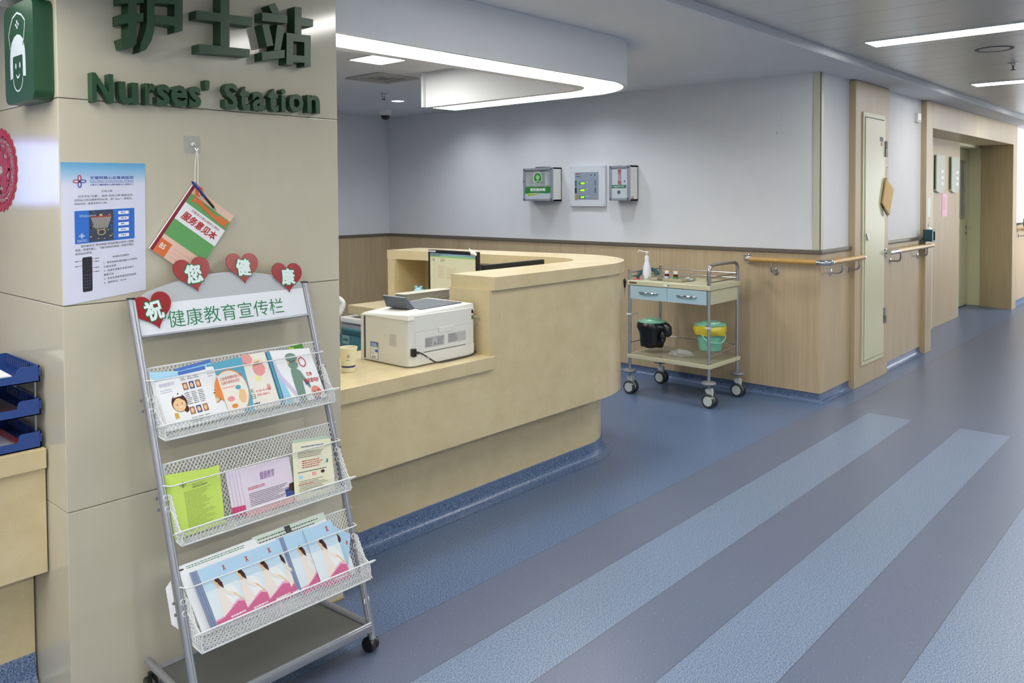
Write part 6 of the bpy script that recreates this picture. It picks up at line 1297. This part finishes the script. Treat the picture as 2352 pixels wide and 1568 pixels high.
m = MB(); m.lathe([(.0165, .148), (.0165, .168), (.011, .176), (.005, .178), (.0045, .196), (.012, .197), (.013, .205), (.010, .208)], (x, y, .8625), WHITE, 20); m.tube(bez([(x, y - .004, 1.066), (x - .01, y + .03, 1.071), (x - .018, y + .055, 1.078), (x - .022, y + .064, 1.070), (x - .022, y + .067, 1.062)], 6), .0034, WHITE, 8); m.build('pump', t)
t = thing('tourniquet', 'dark teal rubber tourniquet with metal clip over the trolley rail', 'strap', (5.40, 3.40, .862)); TQ = mat('tourniquet_teal', (26, 74, 80), .5)
m = MB(); m.tube(bez([(5.24, 3.43, .872), (5.26, 3.425, .900), (5.30, 3.43, .912), (5.36, 3.44, .918), (5.42, 3.45, .925), (5.46, 3.425, .918), (5.47, 3.40, .90), (5.46, 3.40, .875)], 5), .010, TQ, 8, r2=.016); m.build('strap', t)
m = MB()
for k in range(2): m.tube([(5.23 + k * .03, 3.445, .915), (5.245 + k * .03, 3.430, .888), (5.262 + k * .03, 3.432, .892), (5.25 + k * .03, 3.445, .920)], .0016, CHROME, 6, closed=True)
m.build('metal_clip', t)
t = thing('specimen_tubes', 'two small clear pink tubes beside the steel tray on the trolley', 'tube', (5.22, 3.38, .862))
for k in range(2): m = MB(); m.lathe([(.006, 0), (.006, .035)], (5.205, 3.372 - k * .017, .8625), mat('tube_pink', (196, 150, 156), .2, alpha=.7), 12); m.build('tube', t)
m = MB(); m.tube([(5.175, 3.425, .868), (5.215, 3.385, .869)], .0035, mat('red_pen', (190, 30, 36), .3), 8); tag(m.build('red_pen'), 'short red pen lying at the left corner of the trolley top', 'pen')
PLB = mat('clear_bag', (206, 210, 212), .15, alpha=.30, spec=.6, bump=.6, nscale=30)
def crumple(cx, cy, cz, sx, sy, sz, mm, seed, label, name, cat='bag'):
    r = random.Random(seed); m = MB()
    bm = bmesh.new(); bmesh.ops.create_icosphere(bm, subdivisions=3, radius=1)
    for v in bm.verts: k = 1 + r.uniform(-.16, .16); v.co = (cx + v.co.x * sx * k, cy + v.co.y * sy * k, cz + max(-.0, (v.co.z + .6)) * sz * k * .7)
    bm.verts.index_update(); m.add([tuple(v.co) for v in bm.verts], [[v.index for v in f.verts] for f in bm.faces], mm); bm.free(); return tag(m.build(name, smooth=20), label, cat)
crumple(5.36, 3.055, .8665, .035, .026, .020, mat('sachet_white', (190, 196, 206), .3), 3, 'crumpled white and blue sachets at the right end of the steel tray', 'sachets', 'sachet')
crumple(5.33, 3.10, .301, .06, .10, .042, PLB, 4, 'crumpled clear plastic bag on the lower trolley shelf', 'plastic_bag')
m = MB(); m.lathe([(.0, 0), (.018, .004), (.022, .010), (.020, .014)], (5.43, 2.93, .8625), SSM, 20, cap=False); tag(m.build('metal_dish'), 'tiny metal dish near the push handle on the trolley top', 'dish')
t = thing('scissors', 'black handled scissors hanging point down from the trolley corner', 'scissors', (5.145, 3.478, .75))
m = MB(); m.ball((5.146, 3.481, .848), .013, BLACK, 14, (.7, 1, 2.0)); m.lathe([(.006, 0), (.010, .03)], (5.146, 3.481, .802), BLACK, 12); m.build('scissor_grip', t); m = MB(); m.lathe([(.0006, -.075), (.0026, 0)], (5.146, 3.481, .805), DARK, 8); m.build('blade', t)
m = MB(); m.box(TX1 - .004, TX1 - .002, TY0 + .008, TY0 + .018, .655, .70, WHITE); tag(m.build('cable_tie_tag'), 'small white tag on the rear leg of the trolley', 'tag')
